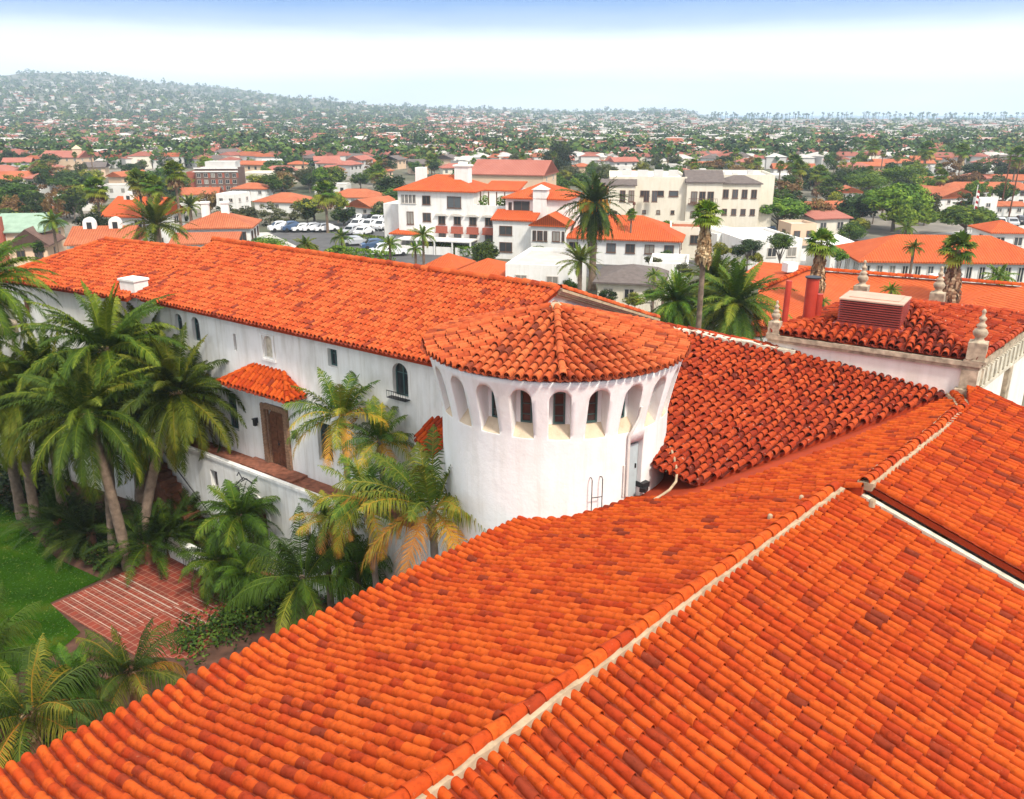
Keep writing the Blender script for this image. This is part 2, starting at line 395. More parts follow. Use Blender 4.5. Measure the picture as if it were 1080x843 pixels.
def caps(tb, pts, r=.13, ex=.4, dt=0, seg=6, lift=.05):
    """a run of ridge or hip tiles along a 3D polyline"""
    pts = [np.array(p, float) for p in pts]
    L = [0]
    for p, q in zip(pts, pts[1:]): L.append(L[-1] + np.linalg.norm(q - p))
    def at(d):
        d = max(0, min(d, L[-1]))
        for i in range(len(pts) - 1):
            if d <= L[i + 1] + 1e-9:
                return pts[i] + (pts[i + 1] - pts[i]) * (d - L[i]) / max(1e-9, L[i + 1] - L[i])
        return pts[-1]
    k = max(1, int(L[-1] / ex)); ex = L[-1] / k
    ph = np.linspace(-.25, pi + .25, seg + 1)
    for i in range(k):
        p = at(i * ex); q = at((i + 1.15) * ex)
        d = q - p; d /= np.linalg.norm(d) + 1e-9
        sd = np.cross(d, (0, 0, 1)); sd /= np.linalg.norm(sd) + 1e-9; u = np.cross(sd, d)
        j = NR.normal(0, .008, 3)
        A = [p + j + sd * cos(t) * r * 1.12 + u * (sin(t) * r * 1.05 + lift + .02) for t in ph]
        B = [q + j + sd * cos(t) * r * .9 + u * (sin(t) * r * .9 + lift) for t in ph]
        A2 = [p + j + sd * cos(t) * r * .9 + u * (sin(t) * r * .85 + lift + .02) for t in ph]
        K = seg + 1; f = [(i_, i_ + 1, K + i_ + 1, K + i_) for i_ in range(seg)]
        t = float(np.clip(NR.beta(2.2, 1.6) + dt, 0, 1))
        tb.add(A + B, f, t, True); tb.add(A + A2, f, max(0, t - .15), False)

def strip(mb, pts, w0, w1, z0, z1, wob=.015, mat=0):
    """an irregular bed of mortar along a polyline, w0..w1 across, z0..z1 in height"""
    P2 = []
    for p, q in zip(pts, pts[1:]):
        p = np.array(p, float); q = np.array(q, float); k = max(1, int(np.linalg.norm(q - p) / .3))
        P2 += [p + (q - p) * i / k for i in range(k)]
    P2.append(np.array(pts[-1], float)); vs = []; n = len(P2)
    for i, p in enumerate(P2):
        d = P2[min(i + 1, n - 1)] - P2[max(0, i - 1)]; d[2] = 0; d /= np.linalg.norm(d); sd = np.array((d[1], -d[0], 0))
        for w, z in ((w0, z0), (w0, z1), (w1, z1), (w1, z0)):
            vs.append(p + sd * (w + R.uniform(-wob, wob)) + np.array((0, 0, z + R.uniform(-wob, wob))))
    fs = [(i * 4 + j, i * 4 + (j + 1) % 4, i * 4 + 4 + (j + 1) % 4, i * 4 + 4 + j) for i in range(n - 1) for j in range(4)]
    mb.add(vs, fs, mat); mb.add(vs[:4], [(0, 1, 2, 3)], mat); mb.add(vs[-4:], [(3, 2, 1, 0)], mat)

def apply_bool(o, cutters):
    for c in cutters:
        b_ = bmesh.new(); b_.from_mesh(c.data); bmesh.ops.recalc_face_normals(b_, faces=b_.faces); b_.to_mesh(c.data); b_.free()
        md = o.modifiers.new('cut', 'BOOLEAN'); md.object = c; md.operation = 'DIFFERENCE'; md.solver = 'EXACT'
    dg = bpy.context.evaluated_depsgraph_get()
    me = bpy.data.meshes.new_from_object(o.evaluated_get(dg))
    o.modifiers.clear(); o.data = me
    for c in cutters: bpy.data.objects.remove(c)

# ================================================================== COURTHOUSE (one building)
CH = empty('courthouse', (3, 20, 0), 0, 'large white stucco building with orange barrel tiled roofs and a round arcaded turret', 'building')
CH.location = (0, 0, 0)
th = radians(46.9); AX = (cos(th), sin(th)); AN = (-sin(th), cos(th))
def st(s, t): return (s * AX[0] + t * AN[0], s * AX[1] + t * AN[1])
TR, ZR, SL, SR, TK = 7.46, 11.0, .343, .285, 14.2
def tA(x, y): return x * AN[0] + y * AN[1]
def zA(x, y):
    t = tA(np.asarray(x), np.asarray(y))
    return np.where(t < TK, ZR - SL * (t - TR), ZR - SL * (TK - TR) - .09 * (t - TK))
def zAR(x, y): return ZR + SR * (tA(np.asarray(x), np.asarray(y)) - TR)
TB0 = 6.86; ZB = ZR + SL * (TR - TB0)
def zBR(x, y): return ZB + SR * (tA(np.asarray(x), np.asarray(y)) - TB0)
def onA(px, py, dz=0):
    k = ZR + SL * TR + dz; d = ray(px, py); n_ = (SL * AN[0], SL * AN[1], 1)
    t = (k - H) / (n_[0] * d[0] + n_[1] * d[1] + d[2]); return (d[0] * t, d[1] * t, H + d[2] * t)
def deck(name, polys, mat, th_=.22, dz=-.012, label=None):
    mb = MB()
    for poly, zf in polys:
        n = len(poly); top = [(x, y, float(zf(x, y)) + dz) for x, y in poly]; bot = [(x, y, z - th_) for x, y, z in top]
        mb.add(top + bot, [tuple(range(n)), tuple(range(2 * n - 1, n - 1, -1))] + [(i, n + i, n + (i + 1) % n, (i + 1) % n) for i in range(n)])
    return tag(mb.build(name, mat, CH), label)

# ---- near wing: the two slopes in front
tb = TB()
pl = [st(*q) for q in [(1, 7.46), (20.0, 7.46), (20.0, TB0), (26.0, TB0), (28.4, 7.0), (30.1, 7.5), (29.6, 7.9), (24.2, 9.15), (20.2, 10.65), (19.5, 11.4), (19.3, 12.4), (19.2, 15.4), (1, 15.4)]]
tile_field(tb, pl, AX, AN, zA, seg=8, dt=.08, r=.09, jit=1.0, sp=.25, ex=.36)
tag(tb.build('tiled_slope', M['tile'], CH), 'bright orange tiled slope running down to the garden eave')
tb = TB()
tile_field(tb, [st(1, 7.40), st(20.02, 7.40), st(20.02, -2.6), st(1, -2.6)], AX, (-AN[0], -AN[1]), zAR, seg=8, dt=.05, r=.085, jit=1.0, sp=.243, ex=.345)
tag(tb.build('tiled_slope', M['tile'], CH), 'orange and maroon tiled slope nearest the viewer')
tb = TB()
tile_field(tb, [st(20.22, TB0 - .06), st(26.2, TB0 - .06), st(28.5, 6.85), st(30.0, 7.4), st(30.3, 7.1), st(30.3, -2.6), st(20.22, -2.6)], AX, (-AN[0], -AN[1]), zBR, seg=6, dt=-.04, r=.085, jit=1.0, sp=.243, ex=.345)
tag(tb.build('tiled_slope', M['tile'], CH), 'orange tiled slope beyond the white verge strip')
deck('roof_deck', [([st(*q) for q in [(1, 7.46), (20, 7.46), (20, TB0), (26, TB0), (28.4, 6.85), (30.2, 7.4), (34, 8), (30, 11), (22, TK), (1, TK)]], zA),
                   ([st(1, TK + .002), st(19.2, TK + .002), st(19.2, 15.31), st(1, 15.31)], zA),
                   ([st(1, 7.45), st(1, -2.5), st(20.0, -2.5), st(20.0, 7.45)], zAR)], M['deck'])
deck('roof_deck', [([st(20.25, TB0 - .01), st(20.25, -2.5), st(30.25, -2.5), st(30.25, 7.2), st(30, 7.4), st(28.4, 6.85), st(26, TB0 - .01)], zBR)], M['deck'], th_=.16)
# ridges with their lime mortar
tb = TB(); mb = MB()
rA = [(*st(1, TR), ZR + .06), (*st(19.9, TR), ZR + .06)]
caps(tb, rA, .125, .40, .12)
strip(mb, [(*st(1, TR), ZR), (*st(19.95, TR), ZR)], -.13, .21, -.10, .10, .025)
tag(tb.build('ridge_tile', M['tile'], CH), 'run of overlapping ridge tiles nearest the viewer'); mb.build('ridge_mortar', M['mortar'], CH); tb = TB(); mb = MB()
rB = [(*st(20.1, TB0), ZB + .06), (*st(23, TB0), ZB + .06), (*st(25.8, TB0 + .02), ZB + .06), (*st(27.2, TB0 + .12), ZB + .03), (*st(28.2, 6.95), ZB - .02), (*st(29.0, 7.3), ZB - .08), (*st(29.8, 7.75), ZB - .14)]
caps(tb, rB, .125, .30, 0)
strip(mb, [(p[0], p[1], p[2] - .07) for p in rB], -.19, .21, -.08, .11, .02)
tag(tb.build('ridge_tile', M['tile'], CH), 'run of ridge tiles curving up to the pavilion pilaster'); mb.build('ridge_mortar', M['mortar'], CH)
# white verge strip and lumps of mortar
mb = MB()
for t0, t1 in ((7.05, -2.5),):
    p = st(20.12, t0); q = st(20.12, t1)
    z0 = float(zAR(*p)); z1 = float(zAR(*q))
    o = .11; ax = AX
    vs = []
    for (x, y), z in ((p, z0), (q, z1)):
        for k, dz in ((-o + .02, -.2), (-o + .02, .16), (o - .04, .16), (o - .04, -.2)): vs.append((x + ax[0] * k, y + ax[1] * k, z + dz))
    mb.add(vs, [(0, 1, 5, 4), (1, 2, 6, 5), (2, 3, 7, 6), (0, 3, 2, 1), (4, 5, 6, 7)])
tag(mb.build('verge_strip', M['stone_l'], CH), 'white plastered strip between two roof slopes')
for px, py in ((845, 527), (812, 547), (920, 531)):
    x, y, z = onA(px, py, .1); mb = MB(); r_ = R.uniform(.05, .075)
    mb.lathe([(.02, .12), (r_ * .7, .11), (r_, .08), (r_, -.08)], 7, (x, y, z), smooth=False); mb.build('mortar_lump', M['mortar'], CH)
# walls under the near wing
mb = MB()
mb.prism([st(1, 15.3), st(1, 15.0), st(19, 15.0), st(19, 15.3)], 0, 8.2)
mb.prism([st(1, -2.0), st(1, -2.3), st(30, -2.3), st(30, -2.0)], 0, 8.0); mb.prism([st(29.8, -2.0), st(30.1, -2.0), st(30.1, 7.0), st(29.8, 7.0)], 0, 8.3)
mb.prism([st(1.0, -2.0), st(1.3, -2.0), st(1.3, 15.0), st(1.0, 15.0)], 0, 8.0)
mb.build('wall', M['stucco'], CH)

# ---- old dark slope between turret and pavilion
CD = (cos(radians(-133)), sin(radians(-133)))
def zC(x, y): return 3.493 + .01569 * np.asarray(x) + .26457 * np.asarray(y)
cp = [(1.0, 34.38), (10.3, 30.2), (14.72, 27.38), (5.42, 22.88), (4.6, 23.4), (1.5, 27.5), (-1, 31)]
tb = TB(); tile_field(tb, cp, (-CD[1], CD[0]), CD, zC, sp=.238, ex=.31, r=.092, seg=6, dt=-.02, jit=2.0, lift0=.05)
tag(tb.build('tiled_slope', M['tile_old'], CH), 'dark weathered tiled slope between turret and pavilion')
deck('roof_deck', [([(1.0, 34.38), (10.35, 30.2), (14.7, 27.4), (5.5, 23.05), (1.5, 27.5), (-1, 31)], zC)], M['deck'], th_=.24)
tb = TB(); mb = MB()
cr = [(1.0, 34.38, 12.6), (10.4, 30.18, 11.64)]
caps(tb, [(p[0] + .12, p[1] + .12, p[2] - .02) for p in cr], .11, .4, -.1); strip(mb, cr, -.22, .28, -.1, .10, .04)
tb.build('ridge_tile', M['tile_old'], CH); mb.build('ridge_mortar', M['stone_l'], CH)
# back slope of that roof
deck('roof_deck', [([(1.0, 34.4), (10.4, 30.2), (13, 34), (4, 40)], lambda x, y: 12.6 - .1 * (x - 1) - .35 * max(0, (x - 1) * .408 + (y - 34.38) * .913))], M['tile_old'], th_=.2)
# curved kerb where the turret meets the dark roof
def onC(px, py, dz=0):
    d = ray(px, py); t = (3.493 + dz - H) / (d[2] - .01569 * d[0] - .26457 * d[1]); return (d[0] * t, d[1] * t, H + d[2] * t)
def onAC(px, py, dz=0):
    p, q = onA(px, py, dz), onC(px, py, dz); return p if p[1] < q[1] else q
mb = MB(); kp = [onAC(707, 472, .08), onAC(711, 483, .08), onAC(714, 497, .08), onAC(713, 508, .08), onAC(706, 517, .07), onAC(697, 523, .06), onAC(690, 527, .05)]
mb.tube(kp, .04, 7)
tag(mb.build('kerb', M['mortar'], CH), 'curved pale kerb beside the turret foot')
# ---- round turret
TC = (1.37, 26.15); TZ = 13.06; TRAD = 4.17; TSL = .275; ZAP = TZ + TRAD * TSL
PH = radians(-90.5)
def rw(z): return 3.62 + (.42 * ((z - 11.15) / 1.87) ** 1.15 if z > 11.15 else 0)
mb = MB()
prof = [(rw(z), z) for z in [0, 4, 8, 10, 11.15] + [11.15 + 1.87 * k / 10 for k in range(1, 11)]]
mb.lathe(prof, 176)
tw = mb.build('turret_wall', [M['stucco'], M['niche']], CH)
cut1 = MB(); cut2 = MB()
def arch_prism(mb_, ang, r0, r1, w, z0, z1, mat=0, dz=0):
    hw = w / 2; pts = [(-hw, z0), (hw, z0)] + [(hw * cos(k * pi / 10), z1 - hw + hw * sin(k * pi / 10)) for k in range(11)]
    n = len(pts); vs = []
    for rr_ in (r0, r1):
        for i_, (l, z) in enumerate(pts):
            if i_ < 2 and rr_ == r1: z -= dz
            vs.append((TC[0] * 0 + cos(ang) * rr_ - sin(ang) * l, sin(ang) * rr_ + cos(ang) * l, z))
    mb_.add(vs, [tuple(range(n)), tuple(range(2 * n - 1, n - 1, -1))] + [(i, n + i, n + (i + 1) % n, (i + 1) % n) for i in range(n)], mat)
    if dz: mb_.m[-n] = 1
NN = 22; angs = [PH + 2 * pi * k / NN for k in range(NN)]
for g in angs:
    arch_prism(cut1, g, 3.27, 5, .62, 11.54, 12.74, 0, 1.66)
da = radians(-90 + 38.6)
cut2.obox((cos(da) * 3.6, sin(da) * 3.6, 7.5), 1.0, .62, 3.33, da)
c1 = cut1.build('cutter', [M['stucco'], M['niche']]); c2 = cut2.build('cutter', [M['stucco'], M['niche']])
apply_bool(tw, [c1, c2]); tw.location = (TC[0], TC[1], 0)
for g in angs:
    if sin(g) > .35: continue
    fm = MB(); w_ = .34
    r_ = 3.26
    def fr(l0, l1, z0, z1, ra, rb, mat=0):
        vs = []
        for z in (z0, z1):
            for rr_, l in ((ra, l0), (ra, l1), (rb, l1), (rb, l0)):
                vs.append((TC[0] + cos(g) * rr_ - sin(g) * l, TC[1] + sin(g) * rr_ + cos(g) * l, z))
        fm.add(vs, [(3, 2, 1, 0), (4, 5, 6, 7), (0, 1, 5, 4), (1, 2, 6, 5), (2, 3, 7, 6), (3, 0, 4, 7)], mat)
    r_ = 3.255; fr(-.17, -.12, 11.56, 12.52, r_, r_ + .06); fr(.12, .17, 11.56, 12.52, r_, r_ + .06); fr(-.12, .12, 11.56, 11.61, r_, r_ + .06)
    fr(-.12, .12, 12.47, 12.52, r_, r_ + .06); fr(-.12, .12, 11.80, 11.82, r_ + .005, r_ + .05); fr(-.12, .12, 12.12, 12.14, r_ + .005, r_ + .05)
    wo = fm.build('window', M['greenframe'], CH)
    fm = MB(); fr(-.119, .119, 11.61, 12.47, r_ + .002, r_ + .02); fm.build('pane', M['panebrown'], wo)
mb = MB(); mb.obox((TC[0] + cos(da) * 3.42, TC[1] + sin(da) * 3.42, 7.6), .06, .60, 3.08, da)
dr = tag(mb.build('door', M['door_blue'], CH), 'narrow pale blue door opening onto the roof')
mb = MB(); mb.obox((TC[0] + cos(da) * 3.47 - sin(da) * .2, TC[1] + sin(da) * 3.47 + cos(da) * .2, 9.9), .05, .03, .14, da); mb.build('handle', M['black'], dr)
mb = MB(); mb.obox((TC[0] + cos(da) * 3.6 - sin(da) * .42, TC[1] + sin(da) * 3.6 + cos(da) * .42, 9.28), .3, .3, .16, da); mb.obox((TC[0] + cos(da) * 3.75 - sin(da) * .32, TC[1] + sin(da) * 3.75 + cos(da) * .32, 9.2), .2, .25, .12, da + .4)
mb.build('floodlight', M['black'], CH)
# drain pipe and ladder hoops
pa = radians(-90 + 33.2); mb = MB()
def tp(ang, r, z): return (TC[0] + cos(ang) * r, TC[1] + sin(ang) * r, z)
mb.tube([tp(pa + .075, 3.86, 12.0), tp(pa + .07, 3.82, 11.7), tp(pa + .02, 3.78, 11.35), tp(pa, 3.70, 11.1), tp(pa, 3.69, 9.2)], .045, 6)
mb.tube([tp(pa - .028, 3.66, 10.2), tp(pa - .028, 3.66, 9.2)], .03, 6)
mb.build('drain_pipe', M['pipe'], CH)
mb = MB()
for d_ in (0, .085): 
    la = radians(-90 + 14.2) + d_
    mb.tube([tp(la, 3.6, 9.98), tp(la, 3.74, 10.02), tp(la, 3.80, 9.96), tp(la, 3.80, 8.6)], .015, 5)
mb.tube([tp(radians(-75.8), 3.80, 9.42), tp(radians(-75.8) + .085, 3.80, 9.42)], .014, 5)
tag(mb.build('ladder', M['black'], CH), 'black iron ladder top hooked on the turret wall')
# turret roof: six parallel-laid sectors on a cone
def zT(x, y):
    d = np.hypot(np.asarray(x) - TC[0], np.asarray(y) - TC[1])
    return ZAP - TSL * d + .035 * np.maximum(0, d - 3.4)
tb = TB()
for k in range(8):
    a0 = radians(-90 + 45 * k); a1 = a0 + radians(45); am = (a0 + a1) / 2
    po = [TC] + [(TC[0] + TRAD * cos(a0 + (a1 - a0) * j / 14), TC[1] + TRAD * sin(a0 + (a1 - a0) * j / 14)) for j in range(15)]
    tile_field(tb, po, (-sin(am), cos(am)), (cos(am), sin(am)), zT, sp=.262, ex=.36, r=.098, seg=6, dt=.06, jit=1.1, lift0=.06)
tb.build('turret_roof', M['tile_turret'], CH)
tb = TB()
for k in range(4):
    a0 = radians(-90 + 90 * k)
    caps(tb, [(TC[0] + r_ * cos(a0), TC[1] + r_ * sin(a0), float(zT(TC[0] + r_ * cos(a0), TC[1] + r_ * sin(a0))) + .07) for r_ in (4.1, 3, 2, 1, .12)], .11, .36, .08)
tb.build('hip_tile', M['tile_turret'], CH)
mb = MB(); mb.lathe([(.24, ZAP + .02), (.22, ZAP + .1), (.13, ZAP + .16), (.03, ZAP + .18)], 12, (TC[0], TC[1], 0)); mb.build('mortar_cap', M['mortar'], CH)
mb = MB(); mb.lathe([(.05, ZAP - .03)] + [(r_, ZAP - TSL * r_ - .015) for r_ in (1, 2, 3, 3.98)] + [(3.98, TZ - .03), (3.6, TZ - .035)], 96, (TC[0], TC[1], 0), cap=False); mb.build('roof_deck', M['deck'], CH)

# ---- long wing
wa = radians(-36.6); WX = (cos(wa), sin(wa)); WN = (-sin(wa), cos(wa))
def wq(s, q): return (s * WX[0] + q * WN[0], s * WX[1] + q * WN[1])
QE, QR = 21.76, 27.72
def zW(x, y):
    q = np.asarray(x) * WN[0] + np.asarray(y) * WN[1]
    return np.where(q > 22.6, 13.37 - .3305 * (QR - q), 13.37 - .3305 * (QR - 22.6) - .24 * (22.6 - q))
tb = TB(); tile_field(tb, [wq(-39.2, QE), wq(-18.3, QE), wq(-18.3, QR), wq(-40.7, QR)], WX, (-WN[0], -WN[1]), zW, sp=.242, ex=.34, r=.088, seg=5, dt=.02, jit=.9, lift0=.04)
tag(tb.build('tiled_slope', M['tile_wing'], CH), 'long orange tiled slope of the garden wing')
def zWb(x, y): return 13.37 - .3305 * (x * WN[0] + y * WN[1] - QR)
deck('roof_deck', [([wq(-38.6, QE + .1), wq(-18.35, QE + .1), wq(-18.35, 22.6), wq(-38.9, 22.6)], zW), ([wq(-38.9, 22.602), wq(-18.35, 22.602), wq(-18.35, QR), wq(-40.7, QR)], zW)], M['deck'], th_=.16)
deck('roof_deck', [([wq(-40.7, QR + .002), wq(-18.35, QR + .002), wq(-18.35, 36), wq(-42, 36)], zWb)], M['tile_wing'], th_=.2)
tb = TB(); caps(tb, [(*wq(-40.7, QR), 13.42), (*wq(-18.3, QR), 13.42)], .14, .42, 0); caps(tb, [(*wq(-18.3, QE + .2), float(zW(*wq(-18.3, QE + .2))) + .06), (*wq(-18.3, QR), 13.43)], .11, .4, -.1)
tb.build('ridge_tile', M['tile_wing'], CH)
# gable of the wing with its moulded raking cornice
mb = MB()
g0 = wq(-18.5, 22.2); 
mb.add([(*wq(-18.55, q), z) for q, z in ((22.2, 0), (35.6, 0), (35.6, 10.5), (QR, 13.1), (22.2, 11.2))], [(0, 1, 2, 3, 4)])
mb.build('gable_wall', M['stucco'], CH)
mb = MB()
for k, (o, z0, z1) in enumerate(((.0, -.28, -.05), (.10, -.20, -.10), (.16, -.12, -.02), (.24, -.05, .06))):
    vs = []
    for q, zz in ((QR, 13.37), (36.3, 13.37 - .3305 * (36.3 - QR))):
        for s_, dz in ((-18.5, z0), (-18.36 + o, z0), (-18.36 + o, z1), (-18.5, z1)): vs.append((*wq(s_, q), zz + dz))
    mb.add(vs, [(0, 1, 5, 4), (1, 2, 6, 5), (2, 3, 7, 6), (3, 0, 4, 7), (0, 3, 2, 1), (4, 5, 6, 7)], k % 2)
mb.build('cornice', [M['creamtop'], M['mortar']], CH)
tb = TB(); caps(tb, [(*wq(-18.25, 36.3), 13.37 - .3305 * (36.3 - QR) + .06), (*wq(-18.25, QR), 13.43)], .12, .4, 0); tb.build('verge_tile', M['tile_wing'], CH)
# walls of the wing (openings cut out)
mb = MB(); mb.prism([wq(-39.5, 22.2), wq(-16.5, 22.2), wq(-16.5, 22.6), wq(-39.5, 22.6)], 0, 11.38)
ww = mb.build('wall', M['stucco_w'], CH)
ct = MB()
def wbox(mb_, s0, s1, q0, q1, z0, z1, mat=0): mb_.add([(*wq(s, q), z) for z in (z0, z1) for s, q in ((s0, q0), (s1, q0), (s1, q1), (s0, q1))], [(3, 2, 1, 0), (4, 5, 6, 7), (0, 1, 5, 4), (1, 2, 6, 5), (2, 3, 7, 6), (3, 0, 4, 7)], mat)
def warch(mb_, s0, s1, q0, q1, z0, z1, mat=0):
    hw = (s1 - s0) / 2; c = (s0 + s1) / 2
    pts = [(s0, z0), (s1, z0)] + [(c + hw * cos(k * pi / 10), z1 - hw + hw * sin(k * pi / 10)) for k in range(11)]; n = len(pts)
    mb_.add([(*wq(s, q), z) for q in (q0, q1) for s, z in pts], [tuple(range(n)), tuple(range(2 * n - 1, n - 1, -1))] + [(i, n + i, n + (i + 1) % n, (i + 1) % n) for i in range(n)], mat)
OPEN = [  # s0, s1, z0, z1, arched, frame, glass
    (-33.05, -32.25, 5.95, 7.72, 0, 'greenframe', 'glass'), (-26.75, -25.85, 5.9, 7.66, 0, 'greenframe', 'glass'), (-22.15, -21.35, 9.72, 11.06, 1, 'greenframe', 'glass'),
    (-25.75, -25.2, 10.25, 11.0, 0, 'greenframe', 'glass'), (-35.05, -34.45, 9.85, 11.02, 1, 'greenframe', 'glass'), (-36.4, -35.8, 9.85, 11.0, 1, 'greenframe', 'glass'), (-31.95, -31.75, 9.88, 10.66, 0, 'stone', 'glass')]
for s0, s1, z0, z1, ar, *_ in OPEN: (warch if ar else wbox)(ct, s0, s1, 22.0, 22.55, z0, z1)
wbox(ct, -30.1, -28.85, 22.0, 22.7, 4.86, 7.72)
warch(ct, -29.82, -29.22, 22.0, 22.42, 9.95, 10.92)
apply_bool(ww, [ct.build('cutter', M['stucco_w'])])
for i, (s0, s1, z0, z1, ar, fmn, gl) in enumerate(OPEN):
    mb = MB(); e = .07 if s1 - s0 > .3 else .02
    wbox(mb, s0, s0 + e, 22.38, 22.45, z0, z1); wbox(mb, s1 - e, s1, 22.38, 22.45, z0, z1); wbox(mb, s0 + e, s1 - e, 22.38, 22.45, z0, z0 + e); wbox(mb, s0 + e, s1 - e, 22.38, 22.45, z1 - e, z1)
    if e > .03:
        cc = (s0 + s1) / 2; wbox(mb, cc - .03, cc + .03, 22.39, 22.44, z0 + e, z1 - e); wbox(mb, s0 + e, s1 - e, 22.40, 22.435, z0 + (z1 - z0) * .66, z0 + (z1 - z0) * .66 + .04)
    wo = mb.build('window', M[fmn], CH)
    mb = MB(); wbox(mb, s0 + e / 2, s1 - e / 2, 22.41, 22.43, z0 + e / 2, z1 - e / 2); mb.build('pane', M[gl], wo)
mb = MB(); wbox(mb, -29.95, -29.05, 22.14, 22.198, 9.80, 9.90); wbox(mb, -29.97, -29.85, 22.14, 22.198, 9.9, 11.0); wbox(mb, -29.19, -29.07, 22.14, 22.198, 9.9, 11.0); wbox(mb, -29.85, -29.19, 22.14, 22.198, 10.94, 11.0)
lw = mb.build('lattice_window', M['stucco_w'], CH)
mb = MB(); wbox(mb, -29.85, -29.19, 22.34, 22.40, 9.93, 10.94); mb.build('lattice', M['stone_l'], lw)
mb = MB()
wbox(mb, -22.25, -21.25, 21.92, 22.2, 9.68, 9.70)
for k in range(9): wbox(mb, -22.24 + k * .12, -22.228 + k * .12, 21.93, 21.942, 9.70, 9.96)
wbox(mb, -22.25, -21.25, 21.92, 21.945, 9.96, 9.985); mb.build('balcony', M['black'], CH)
# door, surround, canopy, lamps
mb = MB()
wbox(mb, -30.38, -30.1, 22.10, 22.198, 4.86, 7.76); wbox(mb, -28.85, -28.57, 22.10, 22.198, 4.86, 7.76); wbox(mb, -30.1, -28.85, 22.10, 22.198, 7.55, 7.80)
for k in range(22):
    z = 4.9 + k * .13
    for s0 in (-30.36, -28.83): wbox(mb, s0, s0 + .24, 22.07, 22.10, z, z + .09)
wbox(mb, -30.098, -30.05, 22.2, 22.298, 4.86, 7.55); wbox(mb, -28.9, -28.852, 22.2, 22.298, 4.86, 7.55); wbox(mb, -30.05, -28.9, 22.2, 22.298, 7.5, 7.55); mb.build('door_surround', M['brickarch'], CH)
mb = MB(); warch(mb, -30.1, -28.85, 22.30, 22.36, 4.88, 7.6)
for k in range(4):
    for j in range(2): wbox(mb, -30.0 + j * .55, -29.55 + j * .55, 22.27, 22.30, 5.0 + k * .6, 5.48 + k * .6)
dd = tag(mb.build('door', M['brown'], CH), 'brown panelled arched door under the tiled canopy')
mb = MB(); wbox(mb, -29.5, -29.44, 22.22, 22.27, 5.9, 6.0); mb.build('handle', M['black'], dd)
for s_ in (-30.78, -28.1):
    mb = MB(); wbox(mb, s_ - .07, s_ + .07, 21.98, 22.12, 6.6, 6.9); wbox(mb, s_ - .03, s_ + .03, 22.12, 22.2, 6.7, 6.95); wbox(mb, s_ - .1, s_ + .1, 21.95, 22.15, 6.9, 6.94); mb.build('wall_lamp', M['black'], CH)
cn = [(-32.0, 21.15, 8.62), (-27.2, 21.15, 8.62), (-28.6, 22.2, 9.45), (-30.5, 22.2, 9.45), (-32.0, 22.2, 8.62), (-27.2, 22.2, 8.62)]
cw = [(*wq(s, q), z) for s, q, z in cn]
def plane_tiles(tb_, p, q, r_, **k):
    """tiles on the plane of p, q (eave) and r_ (upper corners list)"""
    A_, B_, Cc = np.array(p, float), np.array(q, float), np.array(r_[0], float)
    nr = np.cross(B_ - A_, Cc - A_); nr /= nr[2]
    gx, gy = -nr[0], -nr[1]; L = hypot(gx, gy); n_ = (-gx / L, -gy / L); a_ = (n_[1], -n_[0])
    zf = lambda x, y: A_[2] + gx * (np.asarray(x) - A_[0]) + gy * (np.asarray(y) - A_[1])
    poly = [tuple(p[:2]), tuple(q[:2])] + [tuple(t[:2]) for t in r_]
    tile_field(tb_, poly, a_, n_, zf, **k)
tb = TB()
plane_tiles(tb, cw[0], cw[1], [cw[2], cw[3]], sp=.26, ex=.32, r=.1, seg=5)
plane_tiles(tb, cw[4], cw[0], [cw[3]], sp=.26, ex=.32, r=.1, seg=5); plane_tiles(tb, cw[1], cw[5], [cw[2]], sp=.26, ex=.32, r=.1, seg=5)
caps(tb, [cw[0], cw[3]], .1, .32); caps(tb, [cw[1], cw[2]], .1, .32)
cano = tag(tb.build('door_canopy', M['tile'], CH), 'small hipped red tiled canopy over the door')
mb = MB(); mb.add([(x, y, z - .03) for x, y, z in cw], [(0, 1, 2, 3), (4, 0, 3), (1, 5, 2), (0, 4, 5, 1)]); mb.build('soffit', M['brown'], cano)
# terrace and the lower wall
mb = MB(); mb.prism([wq(-38, 21.05), wq(-16, 21.05), wq(-16, 22.2), wq(-38, 22.2)], 0, 4.80)
lw = tag(mb.build('terrace_wall', M['stucco_w'], CH), 'lower white wall under the brown terrace')
ct = MB(); wbox(ct, -33.2, -32.65, 20.8, 21.4, 3.3, 4.2); warch(ct, -30.85, -29.25, 20.8, 21.7, .05, 3.6); wbox(ct, -31.75, -31.4, 20.8, 21.3, 1.9, 2.4)
apply_bool(lw, [ct.build('cutter', M['stucco_w'])])
mb = MB(); wbox(mb, -38, -16, 21.22, 22.195, 4.803, 4.85); wbox(mb, -31.2, -27.6, 21.3, 22.19, 4.853, 4.95); mb.build('terrace_floor', M['terr'], CH)
mb = MB(); wbox(mb, -38, -16, 20.99, 21.215, 4.803, 4.93); mb.build('coping', M['stucco_w'], CH)
mb = MB(); wbox(mb, -33.2, -32.65, 21.3, 21.34, 3.3, 4.2); wo = mb.build('window', M['brown'], CH)
mb = MB(); wbox(mb, -33.15, -32.7, 21.28, 21.3, 3.35, 4.15); mb.build('pane', M['glass'], wo)
mb = MB(); warch(mb, -30.85, -29.25, 21.62, 21.68, .06, 3.58); mb.build('door', M['brown'], CH)
mb = MB()
for rr_ in (.95, 1.08):
    mb.tube([(*wq(-30.05 + rr_ * cos(t * pi / 12), 21.02), 2.8 + rr_ * sin(t * pi / 12)) for t in range(13)], .05, 5)
mb.build('arch_moulding', M['stucco_w'], CH)
mb = MB(); p0 = wq(-30.05, 21.05); p1 = wq(-30.05, 20.2)
